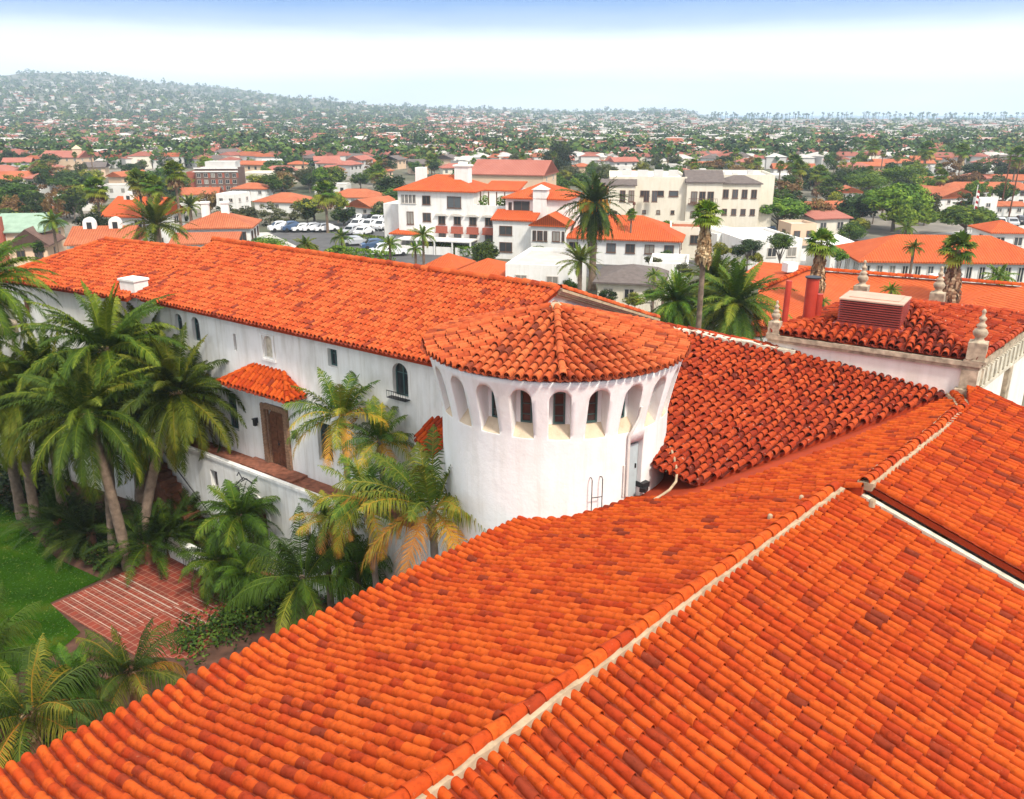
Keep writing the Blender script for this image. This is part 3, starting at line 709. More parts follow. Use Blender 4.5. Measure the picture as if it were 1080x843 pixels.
mb.tube([(*p0, 4.35), ((p0[0] + p1[0]) / 2, (p0[1] + p1[1]) / 2, 4.75), (*p1, 4.55)], .03, 5)
mb.tube([(*wq(-30.05, 20.5), 4.6), (*wq(-29.65, 20.5), 4.85), (*wq(-29.25, 20.5), 4.7)], .025, 5); mb.tube([(*wq(-30.05, 20.6), 4.65), (*wq(-30.3, 20.6), 4.95), (*wq(-30.45, 20.6), 4.75)], .025, 5)
mb.lathe([(.05, 4.5), (.16, 4.4), (.15, 4.0), (.05, 3.85)], 6, (*p1, 0), smooth=False)
mb.build('bracket_lantern', M['black'], CH)
# stair down to the garden with its iron rail
mb = MB()
for k in range(14): wbox(mb, -37.4 + k * .34, -37.06 + k * .34, 20.1, 21.0, 0, 3.9 - k * .27)
mb.build('stair', M['brown'], CH)
mb = MB(); wbox(mb, -35.5, -31.3, 19.15, 19.48, 0, 1.05); mb.build('stair_wall', M['stucco_w'], CH)
mb = MB(); mb.tube([(*wq(-37, 20.95), 4.4), (*wq(-32.8, 20.95), 1.35)], .03, 5)
for k in range(12): mb.tube([(*wq(-32.9 + k * .13, 18.95), 0), (*wq(-32.9 + k * .13, 18.95), .95)], .014, 4)
mb.tube([(*wq(-32.95, 18.95), .95), (*wq(-31.4, 18.95), .95)], .022, 5)
mb.build('stair_rail', M['black'], CH)
# small lean-to roof between wing and turret
tb = TB(); lp = [ZP(437, 462, 8.5), ZP(450, 486, 8.25), ZP(476, 466, 8.95), ZP(476, 434, 9.35)]
plane_tiles(tb, lp[0], lp[1], [lp[2], lp[3]], sp=.27, ex=.34, r=.105, seg=5)
tag(tb.build('lean_to_roof', M['tile'], CH), 'small red tiled roof tucked beside the turret')
mb = MB(); mb.add([(x, y, z - .02) for x, y, z in lp] + [(x, y, 0) for x, y, z in lp], [(0, 1, 2, 3), (0, 4, 5, 1), (1, 5, 6, 2), (3, 7, 4, 0)]); mb.build('wall', M['stucco_w'], CH)
mb = MB(); bx = TC[0] - 3.1; by = TC[1] - 2.6
mb.obox((bx, by, 0), .9, .9, 6.2, radians(47)); mb.build('buttress', M['stucco'], CH)

# ---- left end block of the wing
la = radians(-30); LX = (cos(la), sin(la)); LN = (-sin(la), cos(la))
def lq(s, q): return (s * LX[0] + q * LN[0], s * LX[1] + q * LN[1])
LE, LR = 25.7, 31.2
def zL(x, y): return 12.95 - .28 * (LR - (np.asarray(x) * LN[0] + np.asarray(y) * LN[1]))
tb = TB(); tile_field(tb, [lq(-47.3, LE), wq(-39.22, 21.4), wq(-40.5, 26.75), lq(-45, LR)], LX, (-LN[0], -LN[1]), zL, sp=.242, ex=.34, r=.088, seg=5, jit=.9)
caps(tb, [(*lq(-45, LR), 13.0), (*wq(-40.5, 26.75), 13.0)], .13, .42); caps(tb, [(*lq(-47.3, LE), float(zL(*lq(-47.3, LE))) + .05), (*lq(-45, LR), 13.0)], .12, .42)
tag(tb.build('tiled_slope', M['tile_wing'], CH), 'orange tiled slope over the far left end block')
deck('roof_deck', [([lq(-47.2, LE + .1), wq(-39.15, 21.5), wq(-40.4, 26.75), lq(-45, LR)], zL)], M['deck'], th_=.16)
deck('roof_deck', [([lq(-47.2, LE + .1), lq(-45, LR), lq(-47, 36)], lambda x, y: 12.8 - .5 * abs((x * LX[0] + y * LX[1]) + 45)), ([lq(-45, LR + .002), lq(-39, LR + .002), lq(-39, 36), lq(-47, 36)], lambda x, y: 12.93 - .28 * (x * LN[0] + y * LN[1] - LR))], M['tile_wing'], th_=.16)
mb = MB(); mb.prism([lq(-46.6, 26.15), lq(-38.4, 26.15), lq(-38.4, 26.6), lq(-46.6, 26.6)], 0, 11.3); mb.prism([lq(-46.6, 26.6), lq(-46.15, 26.6), lq(-46.15, 35), lq(-46.6, 35)], 0, 11.25)
mb.build('wall', M['stucco_w'], CH)
mb = MB(); c0 = lq(-45.3, 26.1)
mb.obox((*c0, 9.7), .22, .1, .95, la); wo = mb.build('window', M['brown'], CH)
mb = MB(); d_ = ray(142, 305); t_ = (12.95 - .28 * LR - H) / (d_[2] - .28 * (d_[0] * LN[0] + d_[1] * LN[1])); c0 = (d_[0] * t_, d_[1] * t_); zc_ = H + d_[2] * t_
mb.obox((*c0, zc_ - .5), 1.1, .8, .95, la); mb.obox((*c0, zc_ + .453), 1.22, .9, .1, la); mb.build('chimney', M['white'], CH)
mb = MB(); c1 = lq(-48.6, 25.2); mb.obox((c1[0], c1[1], 0), 3.2, 2.6, 8.4, la); mb.build('porch_wall', M['stucco_w'], CH)
mb = MB(); mb.obox((c1[0], c1[1], 8.403), 3.6, 3.0, .5, la); mb.build('porch_roof', M['stone'], CH)

# ---- pavilion on the right
N0 = set(C.objects)
DF, DL = (15.3, 26.95), (9.6, 30.65); DR, DB = (20.9, 33.1), (15.2, 36.8)
def lerp(p, q, f): return tuple(a + (b - a) * f for a, b in zip(p, q))
DC = lerp(DF, DB, .5)
def inset(p, d): L = hypot(DC[0] - p[0], DC[1] - p[1]); return (p[0] + (DC[0] - p[0]) * d / L, p[1] + (DC[1] - p[1]) * d / L)
mb = MB(); mb.prism([DF, DR, DB, DL], 0, 12.08); mb.build('pavilion_wall', M['stucco_d'], CH)
mb = MB(); mb.prism([inset(p, -.16) for p in (DF, DR, DB, DL)], 12.084, 12.2); mb.prism([inset(p, -.24) for p in (DF, DR, DB, DL)], 12.203, 12.36); mb.build('cornice', M['stone'], CH)
# carved frieze, pilasters on the right face
fx = (DR[0] - DF[0], DR[1] - DF[1]); fl = hypot(*fx); fd = (fx[0] / fl, fx[1] / fl); fo = (fd[1], -fd[0]); fang = atan2(fd[1], fd[0])
mb = MB()
def fbox(u, w, o0, o1, z0, z1): 
    c = (DF[0] + fd[0] * u + fo[0] * (o0 + o1) / 2, DF[1] + fd[1] * u + fo[1] * (o0 + o1) / 2, z0); mb.obox(c, w, o1 - o0, z1 - z0, fang)
fbox(fl / 2, fl - .1, .004, .06, 11.28, 12.078); fbox(fl / 2, fl - .1, .062, .14, 11.28, 11.42)
for k in range(26): fbox(.55 + k * .295, .15, .062, .13 + .03 * (k % 2), 11.45, 12.03)
mb.build('frieze', M['stone_l'], CH)
mb = MB(); fbox(.22, .44, .004, .20, 0, 11.27); fbox(.22, .56, .145, .26, 11.0, 11.27); fbox(4.35, .5, .004, .16, 0, 11.27)
ex_ = (DF[0] - DL[0], DF[1] - DL[1]); el = hypot(*ex_); ed = (ex_[0] / el, ex_[1] / el); eo = (ed[1], -ed[0]); eang = atan2(ed[1], ed[0])
mb.obox((DF[0] - ed[0] * .18 + eo[0] * .07, DF[1] - ed[1] * .18 + eo[1] * .07, 0), .5, .16, 12.08, eang)
mb.obox((DF[0] - ed[0] * .1 + eo[0] * .06, DF[1] - ed[1] * .1 + eo[1] * .06, 11.0), .85, .5, .42, eang)
mb.build('pilaster', M['stone'], CH)
# pavilion roof
ez = 12.42; ap = (DC[0] - .1, DC[1] - .1, 13.25); cor = [(*inset(p, -.12), ez) for p in (DF, DR, DB, DL)]
tb = TB()
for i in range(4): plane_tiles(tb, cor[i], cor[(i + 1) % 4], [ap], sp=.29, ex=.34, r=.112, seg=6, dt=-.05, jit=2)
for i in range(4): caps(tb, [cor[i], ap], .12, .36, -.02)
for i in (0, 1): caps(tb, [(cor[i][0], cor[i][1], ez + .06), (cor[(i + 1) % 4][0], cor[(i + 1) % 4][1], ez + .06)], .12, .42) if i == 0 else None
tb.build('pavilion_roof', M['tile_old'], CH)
mb = MB(); mb.add([(x, y, z - .03) for x, y, z in cor] + [(ap[0], ap[1], ap[2] - .03)], [(0, 1, 4), (1, 2, 4), (2, 3, 4), (3, 0, 4), (3, 2, 1, 0)]); mb.build('roof_deck', M['deck'], CH)
ino = (-eo[0], -eo[1])
def dpt(f, i_): return (DL[0] + ex_[0] * f + ino[0] * i_, DL[1] + ex_[1] * f + ino[1] * i_)
mb = MB(); c = dpt(.45, 2.0)
mb.obox((*c, 12.55), 2.4, 1.85, .26, eang); mb.obox((*c, 12.81), 1.94, 1.44, .86, eang, 1)
for k in range(10): mb.obox((*c, 12.82 + k * .086), 2.14, 1.64, .046, eang)
vb = tag(mb.build('roof_vent', [M['redpaint2'], M['black']], CH), 'brownish red louvred vent box on the pavilion roof')
mb = MB(); mb.obox((*c, 13.683), 2.18, 1.68, .05, eang); mb.obox((c[0] + .1, c[1] + .1, 13.734), 1.7, 1.2, .03, eang); mb.build('lid', M['creamtop'], vb)
mb = MB(); p = YP(826, 349, 31.6); mb.tube([(p[0], p[1], 12.3), (p[0] + .05, p[1] + .05, 14.15)], .11, 10); tag(mb.build('vent_pipe', M['redpaint'], CH), 'thin red vent pipe')
mb = MB(); p = YP(852, 345, 32.0); mb.tube([(p[0], p[1], 12.3), (p[0], p[1], 14.2)], .24, 14); mb.tube([(p[0] + .28, p[1] - .1, 12.3), (p[0] + .28, p[1] - .1, 13.6)], .13, 10); mb.tube([(p[0], p[1], 14.2), (p[0], p[1], 14.24)], .30, 14, 1)
tag(mb.build('vent_pipe', [M['redpaint'], M['black']], CH), 'thick red vent pipe')
FP = [(.30, -.62), (.30, -.5), (.24, -.48), (.24, -.12), (.30, -.1), (.30, 0), (.2, .04), (.14, .12), (.23, .22), (.26, .33), (.2, .42), (.12, .46), (.17, .52), (.17, .56), (.1, .62), (.08, .68), (.13, .75), (.13, .8), (.06, .86), (.05, .95), (.08, 1.0), (.05, 1.07), (.01, 1.1)]
fmb = MB(); fmb.lathe([(r_ * .9, z) for r_, z in FP if z >= 0], 14); fmb.box(-.28, .28, -.28, .28, -.62, -.003); fmb.box(-.33, .33, -.33, .33, -.68, -.58)
fin = fmb.mesh('finial', M['stone'])
for p in (inset(DF, .15), lerp(DB, DR, .45), inset(DB, .1), inset(DR, .2), inset(DL, .1)):
    k_ = .72 if p[0] < 10.5 else 1.0; link('finial', fin, CH, (p[0], p[1], 12.38 + .62 * k_), eang, (k_,) * 3)

for o in set(C.objects) - N0:
    if o.parent == CH: o.location.z -= .14
# ================================================================== GARDEN GROUND
def sheet(name, pts, z, mat, kind='structure', uv=None):
    mb = MB(); mb.poly([(x, y, z) for x, y in pts])
    if uv: mb.uv = uv
    return tag(mb.build(name, mat), kind=kind)
def g2(px, py): return ZP(px, py, 0)[:2]
pA, pB, pC_, pD = g2(53, 639), g2(205, 570), g2(262, 632), g2(203, 693)
pu = (pB[0] - pA[0], pB[1] - pA[1]); ul = hypot(*pu); pu = (pu[0] / ul, pu[1] / ul); pv = (pu[1], -pu[0])
sheet('garden_soil', [g2(-260, 700), (-60, 62), (-10, 62), (8, 30), (-2, 18), (-20, 8), (-30, 16)], .02, M['soil'])
sheet('path', [pA, (pA[0] + pu[0] * 14, pA[1] + pu[1] * 14), (pA[0] + pu[0] * 14 + pv[0] * 6.2, pA[1] + pu[1] * 14 + pv[1] * 6.2), (pA[0] + pv[0] * 8.3, pA[1] + pv[1] * 8.3)], .032, M['path'],
      uv=lambda co, n: (co[0] * pu[0] + co[1] * pu[1], co[0] * pv[0] + co[1] * pv[1]))
mb = MB()
for k in range(9):
    c = (pA[0] + pu[0] * (.5 + k * .33) + pv[0] * 2.3, pA[1] + pu[1] * (.5 + k * .33) + pv[1] * 2.3)
    mb.obox((c[0], c[1], .0345), .06 if k > 5 else .035, 4.4, .004, atan2(pu[1], pu[0]))
for k in range(8):
    c = (pA[0] + pu[0] * (2.5 + k * .46) + pv[0] * 6.2, pA[1] + pu[1] * (2.5 + k * .46) + pv[1] * 6.2)
    mb.obox((c[0], c[1], .0345), .04, 3.6, .004, atan2(pu[1], pu[0]))
tag(mb.build('path_joint_lines', M['joint']), kind='structure')
lawn = [g2(-140, 560), g2(-60, 525), g2(8, 533), g2(30, 560), g2(60, 590), g2(107, 612), g2(53, 637), g2(85, 668), g2(60, 690), g2(-80, 760), g2(-260, 700)]
sheet('lawn', lawn, .05, M['lawn'])
lawn2 = [g2(205, 697), g2(250, 672), g2(275, 690), g2(200, 790), g2(90, 820), g2(60, 760), g2(110, 690)]
sheet('garden_soil', lawn2, .052, M['soil'])
# short grass blades so the lawn edge is not a cut sheet
def inpoly(p, poly):
    c = False
    for (x0, y0), (x1, y1) in zip(poly, poly[1:] + poly[:1]):
        if (y0 > p[1]) != (y1 > p[1]) and p[0] < (x1 - x0) * (p[1] - y0) / (y1 - y0) + x0: c = not c
    return c
tb = TB()
pts = []
for lw_, n_ in ((lawn, 16000),):
    xs = [p[0] for p in lw_]; ys = [p[1] for p in lw_]; k = 0
    while k < n_:
        p = (R.uniform(min(xs), max(xs)), R.uniform(min(ys), max(ys)))
        k += 1
        if inpoly(p, lw_): pts.append(p)
B = np.array(pts); n_ = len(B); az = NR.random(n_) * 2 * pi; hh = NR.uniform(.015, .045, n_); wd = .035
d = np.stack([np.cos(az), np.sin(az)], 1) * wd; ln = NR.normal(0, .04, (n_, 2))
v = np.zeros((n_, 4, 3)); v[:, 0, :2] = B - d; v[:, 1, :2] = B + d; v[:, 2, :2] = B + d * .3 + ln; v[:, 3, :2] = B - d * .3 + ln; v[:, :2, 2] = .05; v[:, 2:, 2] = (.05 + hh)[:, None]
tb.add(v, np.arange(n_ * 4).reshape(-1, 4), NR.random(n_))
M['blade'] = leaf_mat('grass_blade', [(0, (.02, .06, .006)), (.7, (.04, .10, .009)), (1, (.10, .12, .02))], .15, .7)
tag(tb.build('grass', M['blade']), kind='stuff')

# ================================================================== PALM PARTS
def fronds(tb, N_, L, el0, el1, droop, nl, ll, lw, vang, rng, base=(0, 0, 0), tint=(.2, .6), old=0.0, curl=.5, az0=0, ldroop=.35, stemw=.03, spread=.15, oldfrom=.7):
    """a head of feather fronds; el0 (young, steep) .. el1 (old, hanging)"""
    ga = 2.399963
    for i in range(N_):
        f = (i + .5) / N_
        az = az0 + i * ga + rng.normal(0, .2); el = el0 + (el1 - el0) * f ** .85 + rng.normal(0, .15)
        Lf = L * (.72 + .28 * min(1, f * 3)) * rng.uniform(.9, 1.08)
        K = 12; T = np.linspace(0, 1, K); dr = droop * rng.uniform(.75, 1.25) * max(.25, cos(el) * .9 + .15)
        e = el - dr * T ** 1.5
        twist = rng.normal(0, .25)
        hx, hy = cos(az), sin(az)
        stp = Lf / (K - 1)
        dirs = np.stack([np.cos(e) * hx, np.cos(e) * hy, np.sin(e)], 1)
        P_ = np.zeros((K, 3)); P_[0] = np.array(base) + np.array((hx, hy, 0)) * spread
        for k in range(1, K): P_[k] = P_[k - 1] + dirs[k - 1] * stp
        side = np.array((-hy, hx, 0.0)); upv = np.cross(dirs, side)
        tt = float(np.clip(rng.uniform(*tint) + (old * max(0, (f - oldfrom) / (1 - oldfrom)) * rng.uniform(.5, 1.2) if old else 0), 0, 1))
        # stem
        w = stemw * (1 - T * .85)
        A = P_ + side * w[:, None]; Bv = P_ - side * w[:, None]; Cv = P_ + upv * w[:, None]
        vs = np.stack([A, Cv, Bv], 1).reshape(-1, 3)
        fs = [(k * 3 + a_, k * 3 + b_, k * 3 + 3 + b_, k * 3 + 3 + a_) for k in range(K - 1) for a_, b_ in ((0, 1), (1, 2))]
        tb.add(vs, fs, min(1, tt + .22))
        # leaflets
        u = np.linspace(.10, .995, nl) + rng.normal(0, .004, nl); u = np.clip(u, .08, 1)
        idx = u * (K - 1); i0 = np.clip(idx.astype(int), 0, K - 2); fr = (idx - i0)[:, None]
        Bp = P_[i0] * (1 - fr) + P_[i0 + 1] * fr; D = dirs[i0] * (1 - fr) + dirs[i0 + 1] * fr; U = upv[i0]
        prof = np.clip(np.sin(pi * np.clip(u * .92 + .10, 0, 1)) ** .55, .12, 1) * ll * rng.uniform(.85, 1.12, nl) * np.where(rng.random(nl) < .07, .35, 1)
        for sg in (1, -1):
            va = vang + twist * sg + rng.normal(0, .12, nl)
            fw = .45 + .55 * u + rng.normal(0, .06, nl)
            dd = side[None] * sg * np.cos(va)[:, None] + U * np.sin(va)[:, None] + D * fw[:, None]
            dd /= np.linalg.norm(dd, axis=1)[:, None]
            m_ = Bp + dd * (prof * .5)[:, None] + np.array((0, 0, -1.0)) * (ldroop * .18 * prof)[:, None]
            tip = Bp + dd * (prof * (1 - .1 * ldroop))[:, None] + np.array((0, 0, -1.0)) * (ldroop * prof * rng.uniform(.7, 1.3, nl))[:, None]
            wv = D * lw
            v = np.stack([Bp - wv * .5, Bp + wv * .5, m_ + wv * .55, m_ - wv * .55, tip + wv * .08, tip - wv * .08], 1)
            b = (np.arange(nl) * 6)[:, None]
            f_ = np.concatenate([b + np.array([[0, 1, 2, 3]]), b + np.array([[3, 2, 4, 5]])], 1).reshape(-1, 4)
            tb.add(v.reshape(-1, 3), f_, np.repeat(np.clip(tt + rng.normal(0, .07, nl) + (u - .6) * old * .35, 0, 1), 2))
def fans(tb, N_, Lp, Rb, el0, el1, rng, tint=(.3, .7), old=.3, nb=15, base=(0, 0, 0)):
    """a head of fan leaves on long stalks"""
    for i in range(N_):
        f = (i + .5) / N_; az = i * 2.399963 + rng.normal(0, .15); el = el0 + (el1 - el0) * f + rng.normal(0, .12)
        h = np.array((cos(az), sin(az), 0)); d = h * cos(el) + np.array((0, 0, sin(el))); sd = np.array((-sin(az), cos(az), 0))
        p0 = np.array(base, float); p1 = p0 + d * Lp * rng.uniform(.8, 1.15); nrm = np.cross(sd, d)
        tt = float(np.clip(rng.uniform(*tint) + old * max(0, f - .6) / .4, 0, 1))
        w = .035
        tb.add([p0 - sd * w, p0 + sd * w, p1 + sd * w * .6, p1 - sd * w * .6], [(0, 1, 2, 3)], min(1, tt + .2))
        dip = rng.uniform(.1, .45); d2 = d * cos(dip) - np.array((0, 0, 1)) * sin(dip); d2 /= np.linalg.norm(d2)
        for k in range(nb):
            a_ = (k / (nb - 1) - .5) * 2 * 1.75
            dir_ = d2 * cos(a_) + sd * sin(a_) + nrm * (.12 * abs(a_))
            Lk = Rb * (1 - .22 * (abs(a_) / 1.75) ** 2) * rng.uniform(.9, 1.08)
            t_ = np.cross(dir_, nrm); t_ /= np.linalg.norm(t_) + 1e-9
            m_ = p1 + dir_ * Lk * .58; q = p1 + dir_ * Lk - np.array((0, 0, 1)) * Lk * rng.uniform(.12, .38)
            w1 = Lk * .105
            tb.add([p1 - t_ * .02, p1 + t_ * .02, m_ + t_ * w1, m_ - t_ * w1], [(0, 1, 2, 3)], tt); tb.add([m_ - t_ * w1, m_ + t_ * w1, q + t_ * .02, q - t_ * .02], [(0, 1, 2, 3)], min(1, tt + .06))
def skirt_mesh(name, L, r0, r1, n_, rng):
    tb = TB()
    for i in range(n_):
        az = rng.uniform(0, 2 * pi); z = -rng.uniform(0, 1) ** .8 * L * .75; f = -z / L
        rr_ = (r0 + (r1 - r0) * f) ; h = np.array((cos(az), sin(az), 0)); s_ = np.array((-sin(az), cos(az), 0))
        ln = L * rng.uniform(.16, .34); w = L * rng.uniform(.02, .05)
        p0 = h * (rr_ * .55) + np.array((0, 0, z)); p1 = h * rr_ * rng.uniform(.9, 1.25) + np.array((0, 0, z - ln * .5)) + s_ * rng.normal(0, .08 * L * .3); p2 = h * rr_ * rng.uniform(.75, 1.1) + np.array((0, 0, z - ln))
        tb.add([p0 - s_ * w * .4, p0 + s_ * w * .4, p1 + s_ * w, p1 - s_ * w, p2 + s_ * w * .5, p2 - s_ * w * .5], [(0, 1, 2, 3), (3, 2, 4, 5)], rng.random())
    return tb.mesh(name, M['skirt'])
def trunk_mesh(name, h, r0, r1, mat, lean=(0, 0), rings=True, base=1.25, n=10):
    mb = MB(); K = max(8, int(h * (3 if rings else 1.2))); pts = []; rad = []
    for k in range(K + 1):
        t = k / K; pts.append((lean[0] * t ** 1.4, lean[1] * t ** 1.4, h * t)); rad.append((r0 + (r1 - r0) * t) * (1 + (base - 1) * max(0, 1 - t * 8)) * (1 + (.07 if (rings and k % 2) else 0)))
    mb.tube(pts, rad, n); return mb.mesh(name, mat)
GP = 'garden palms around the courthouse'
def palm(name, label, foot, top, crown, tr, cat='palm tree', group=None, extra=None, rz=0, sc=1.0, crown_mat=None):
    o = empty(name, (foot[0], foot[1], 0), 0, label, cat, group)
    lean = (top[0] - foot[0], top[1] - foot[1]); r0, r1, mt = tr
    link('trunk', trunk_mesh('trunk', top[2], r0, r1, mt, lean), o)
    link('crown', crown, o, (lean[0], lean[1], top[2] - .15), rz, (sc, sc, sc), crown_mat)
    for nm_, me, dz, s_ in (extra or []): link(nm_, me, o, (lean[0], lean[1], top[2] + dz), rz, (s_, s_, s_))
    return o
def mk(seed, **k):
    rng = np.random.default_rng(seed); tb = TB(); mat = k.pop('mat'); fronds(tb, rng=rng, **k); return tb.mesh('crown', mat)
# near garden date-type palms on the left: long, heavy, arching green fronds
DATE = [mk(11 + i, N_=84, L=4.0, el0=1.45, el1=-.85, droop=1.6, nl=84, ll=.52, lw=.045, vang=.45, tint=(.25, .72), old=.25, mat=M['palm'], ldroop=.55, stemw=.04) for i in range(5)]
BOOT = skirt_mesh('dead_fronds', 1.3, .3, .5, 150, np.random.default_rng(6))
def top_at(px, py, y): return YP(px, py, y)
for lab, (tx, ty, yy), (fx_, fy_), ci, sc, rz in [
    ('tall green feather palm left of the tiled door canopy, uppermost crown of the clump', (112, 366, 38.0), (122, 592), 0, 1.05, .3),
    ('green feather palm whose fronds reach the tiled door canopy, leaning trunk', (186, 412, 37.0), (150, 592), 1, .98, 1.7),
    ('large green feather palm in front of the clump over the lawn bed', (92, 434, 35.0), (136, 600), 2, 1.0, 2.9),
    ('green feather palm at the back of the clump against the wing eave', (152, 372, 40.5), (150, 575), 2, .95, 5.1),
    ('green feather palm low on the left of the clump below the end block wall', (48, 402, 39.5), (70, 560), 0, .95, 3.3),
    ('dark green feather palm at the far left edge of the clump', (18, 418, 38.5), (40, 560), 1, .95, 4.4)]:
    t = top_at(tx, ty, yy); f = g2(fx_, fy_); f = (f[0], f[1]) if abs(f[1] - yy) < 4 else (t[0] + .8, yy + .6)
    palm('palm_tree', lab, f, t, DATE[(ci + int(tx)) % 5], (.24, .2, M['trunk']), group=GP, rz=rz, sc=sc, extra=[('dead_fronds', BOOT, .15, 1.0)])
t = top_at(-26, 300, 40); palm('palm_tree', 'feather palm mostly cut off by the left edge below the end block roof', (t[0], t[1]), t, DATE[2], (.25, .2, M['trunk']), group=GP, rz=.9, sc=.95)
# low cycad-like palms in the bed
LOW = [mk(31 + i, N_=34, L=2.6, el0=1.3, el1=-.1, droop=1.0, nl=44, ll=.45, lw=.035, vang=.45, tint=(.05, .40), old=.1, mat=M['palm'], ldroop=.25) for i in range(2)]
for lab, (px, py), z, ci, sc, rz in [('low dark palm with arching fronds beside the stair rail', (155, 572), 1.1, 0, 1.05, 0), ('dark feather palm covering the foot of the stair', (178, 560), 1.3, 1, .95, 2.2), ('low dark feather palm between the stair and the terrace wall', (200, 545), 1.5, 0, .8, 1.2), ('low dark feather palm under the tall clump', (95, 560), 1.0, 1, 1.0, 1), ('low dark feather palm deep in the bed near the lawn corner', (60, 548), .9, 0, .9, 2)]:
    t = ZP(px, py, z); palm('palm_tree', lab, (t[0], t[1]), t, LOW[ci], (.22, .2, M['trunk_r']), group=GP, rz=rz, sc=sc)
# kentia-like palms with bare stems and yellowing fronds in front of the turret
KEN = [mk(51 + i, N_=26, L=2.25, el0=1.5, el1=-.35, droop=1.25, nl=46, ll=.52, lw=.034, vang=.3, tint=(.15, .58), old=.65, mat=M['palm_y'], ldroop=.55, stemw=.026, oldfrom=.42) for i in range(3)]
for lab, (tx, ty, yy), ci, sc, rz, tr_ in [
    ('slender palm with orange tipped fronds beside the wing window, trunk against the wall', (360, 434, 31.0), 0, 1.08, .4, .13),
    ('slender orange tipped palm just left of the lean-to roof', (400, 460, 30.3), 1, .85, 1.4, .13),
    ('large yellow green palm in front of the round turret wall', (455, 532, 24.6), 2, 1.32, 2.0, .15),
    ('yellow fronded palm between the turret palm and the wing wall', (388, 524, 28.0), 1, 1.0, 3.0, .13),
    ('small yellowing palm low behind the turret palm', (350, 545, 29.0), 0, .72, 4.1, .11)]:
    t = top_at(tx, ty, yy); palm('palm_tree', lab, (t[0] + .15, t[1] + .1), t, KEN[ci], (tr_, tr_ * .8, M['trunk_g']), group=GP, rz=rz, sc=sc,
                                 extra=[('dead_fronds', skirt_mesh('dead_fronds', 1.0, .12, .22, 60, NR), -.25, 1.0)])
# bushy bright palm by the lantern and the one beside the tiled eave
BUSH = [mk(71 + i, N_=54, L=1.9, el0=1.5, el1=-.95, droop=1.5, nl=34, ll=.42, lw=.036, vang=.25, tint=(.1, .6), old=.2, mat=M['palm_b'], ldroop=.5) for i in range(2)]
ARC = [mk(81 + i, N_=22, L=2.9, el0=1.45, el1=-.15, droop=1.75, nl=54, ll=.62, lw=.034, vang=-.05, tint=(.1, .6), old=.3, mat=M['palm_b'], ldroop=.9) for i in range(2)]
t = top_at(252, 540, 33.4); palm('palm_tree', 'bushy bright green palm under the iron lantern', (t[0], t[1]), t, BUSH[0], (.14, .12, M['trunk']), group=GP, sc=1.15)
t = top_at(232, 588, 32.6); palm('palm_tree', 'bushy green palm overhanging the red path', (t[0], t[1]), t, BUSH[1], (.14, .12, M['trunk']), group=GP, rz=1)
t = top_at(262, 600, 32.0); palm('palm_tree', 'lower bushy green palm between the path and the arching palm', (t[0], t[1]), t, BUSH[0], (.14, .12, M['trunk']), group=GP, rz=2.4, sc=.9)
t = top_at(318, 608, 28.4); palm('palm_tree', 'arching yellow green palm beside the near tiled eave', (t[0], t[1]), t, ARC[0], (.16, .12, M['trunk']), group=GP)
t = top_at(376, 590, 29.2); palm('palm_tree', 'low green palm tucked behind the near eave and turret', (t[0], t[1]), t, BUSH[1], (.14, .12, M['trunk']), group=GP, rz=.7, sc=.85)
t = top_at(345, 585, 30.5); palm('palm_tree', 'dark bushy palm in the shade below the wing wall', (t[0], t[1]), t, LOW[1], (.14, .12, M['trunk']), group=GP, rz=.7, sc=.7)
t = top_at(30, 748, 21.0); palm('palm_tree', 'coconut-like palm with yellow stems in the bottom left corner', (t[0], t[1]), t, ARC[1], (.2, .15, M['trunk_r']), group=GP, rz=.5, sc=.95, crown_mat=M['palm_y'], extra=[('dead_fronds', BOOT, .1, .9)])
t = top_at(137, 706, 23.2); palm('palm_tree', 'arching green palm at the edge of the path near the bottom left', (t[0], t[1]), t, ARC[0], (.16, .12, M['trunk_r']), group=GP, rz=2.6, sc=.75, crown_mat=M['palm_y'], extra=[('dead_fronds', BOOT, .1, .7)])
t = top_at(-18, 690, 23.5); palm('palm_tree', 'arching palm half out of frame at the bottom left edge', (t[0], t[1]), t, ARC[1], (.18, .14, M['trunk_r']), group=GP, rz=3.6, sc=.85)
t = top_at(75, 712, 23.0); palm('palm_tree', 'dark green low palm between the two bottom left palms', (t[0], t[1]), t, BUSH[0], (.14, .12, M['trunk_r']), group=GP, rz=3.6, sc=.75)

# shrubs of the bed: leafy mounds
def leafball(tb, c, r, n_, size, rng, t0=.5, tv=.22, flat=1.0, up=.35, rnd=.45):
    d = rng.normal(size=(n_, 3)); d /= np.linalg.norm(d, axis=1)[:, None]
    rad = rng.uniform(.55, 1, n_) ** .6
    p = np.array(c) + d * rad[:, None] * np.array((r[0], r[1], r[2]))
    nr = d + rng.normal(0, rnd, (n_, 3)) + np.array((0, 0, up)); nr /= np.linalg.norm(nr, axis=1)[:, None]
    a_ = np.cross(nr, rng.normal(size=(n_, 3))); a_ /= np.linalg.norm(a_, axis=1)[:, None]; b_ = np.cross(nr, a_)
    s_ = size * rng.uniform(.6, 1.3, n_)[:, None]
    v = np.stack([p - a_ * s_, p + b_ * s_ * .55, p + a_ * s_, p - b_ * s_ * .55], 1)
    tb.add(v.reshape(-1, 3), np.arange(n_ * 4).reshape(-1, 4), np.clip(rng.normal(t0, tv, n_), 0, 1))
SH = []
for i in range(3):
    rng = np.random.default_rng(100 + i); tb = TB()
    for k in range(7): leafball(tb, (rng.normal(0, .3), rng.normal(0, .3), rng.uniform(.2, .6)), (.38, .38, .32), 150, .075, rng, rng.uniform(.2, .8))
    SH.append(tb.mesh('shrub', M['leaf']))
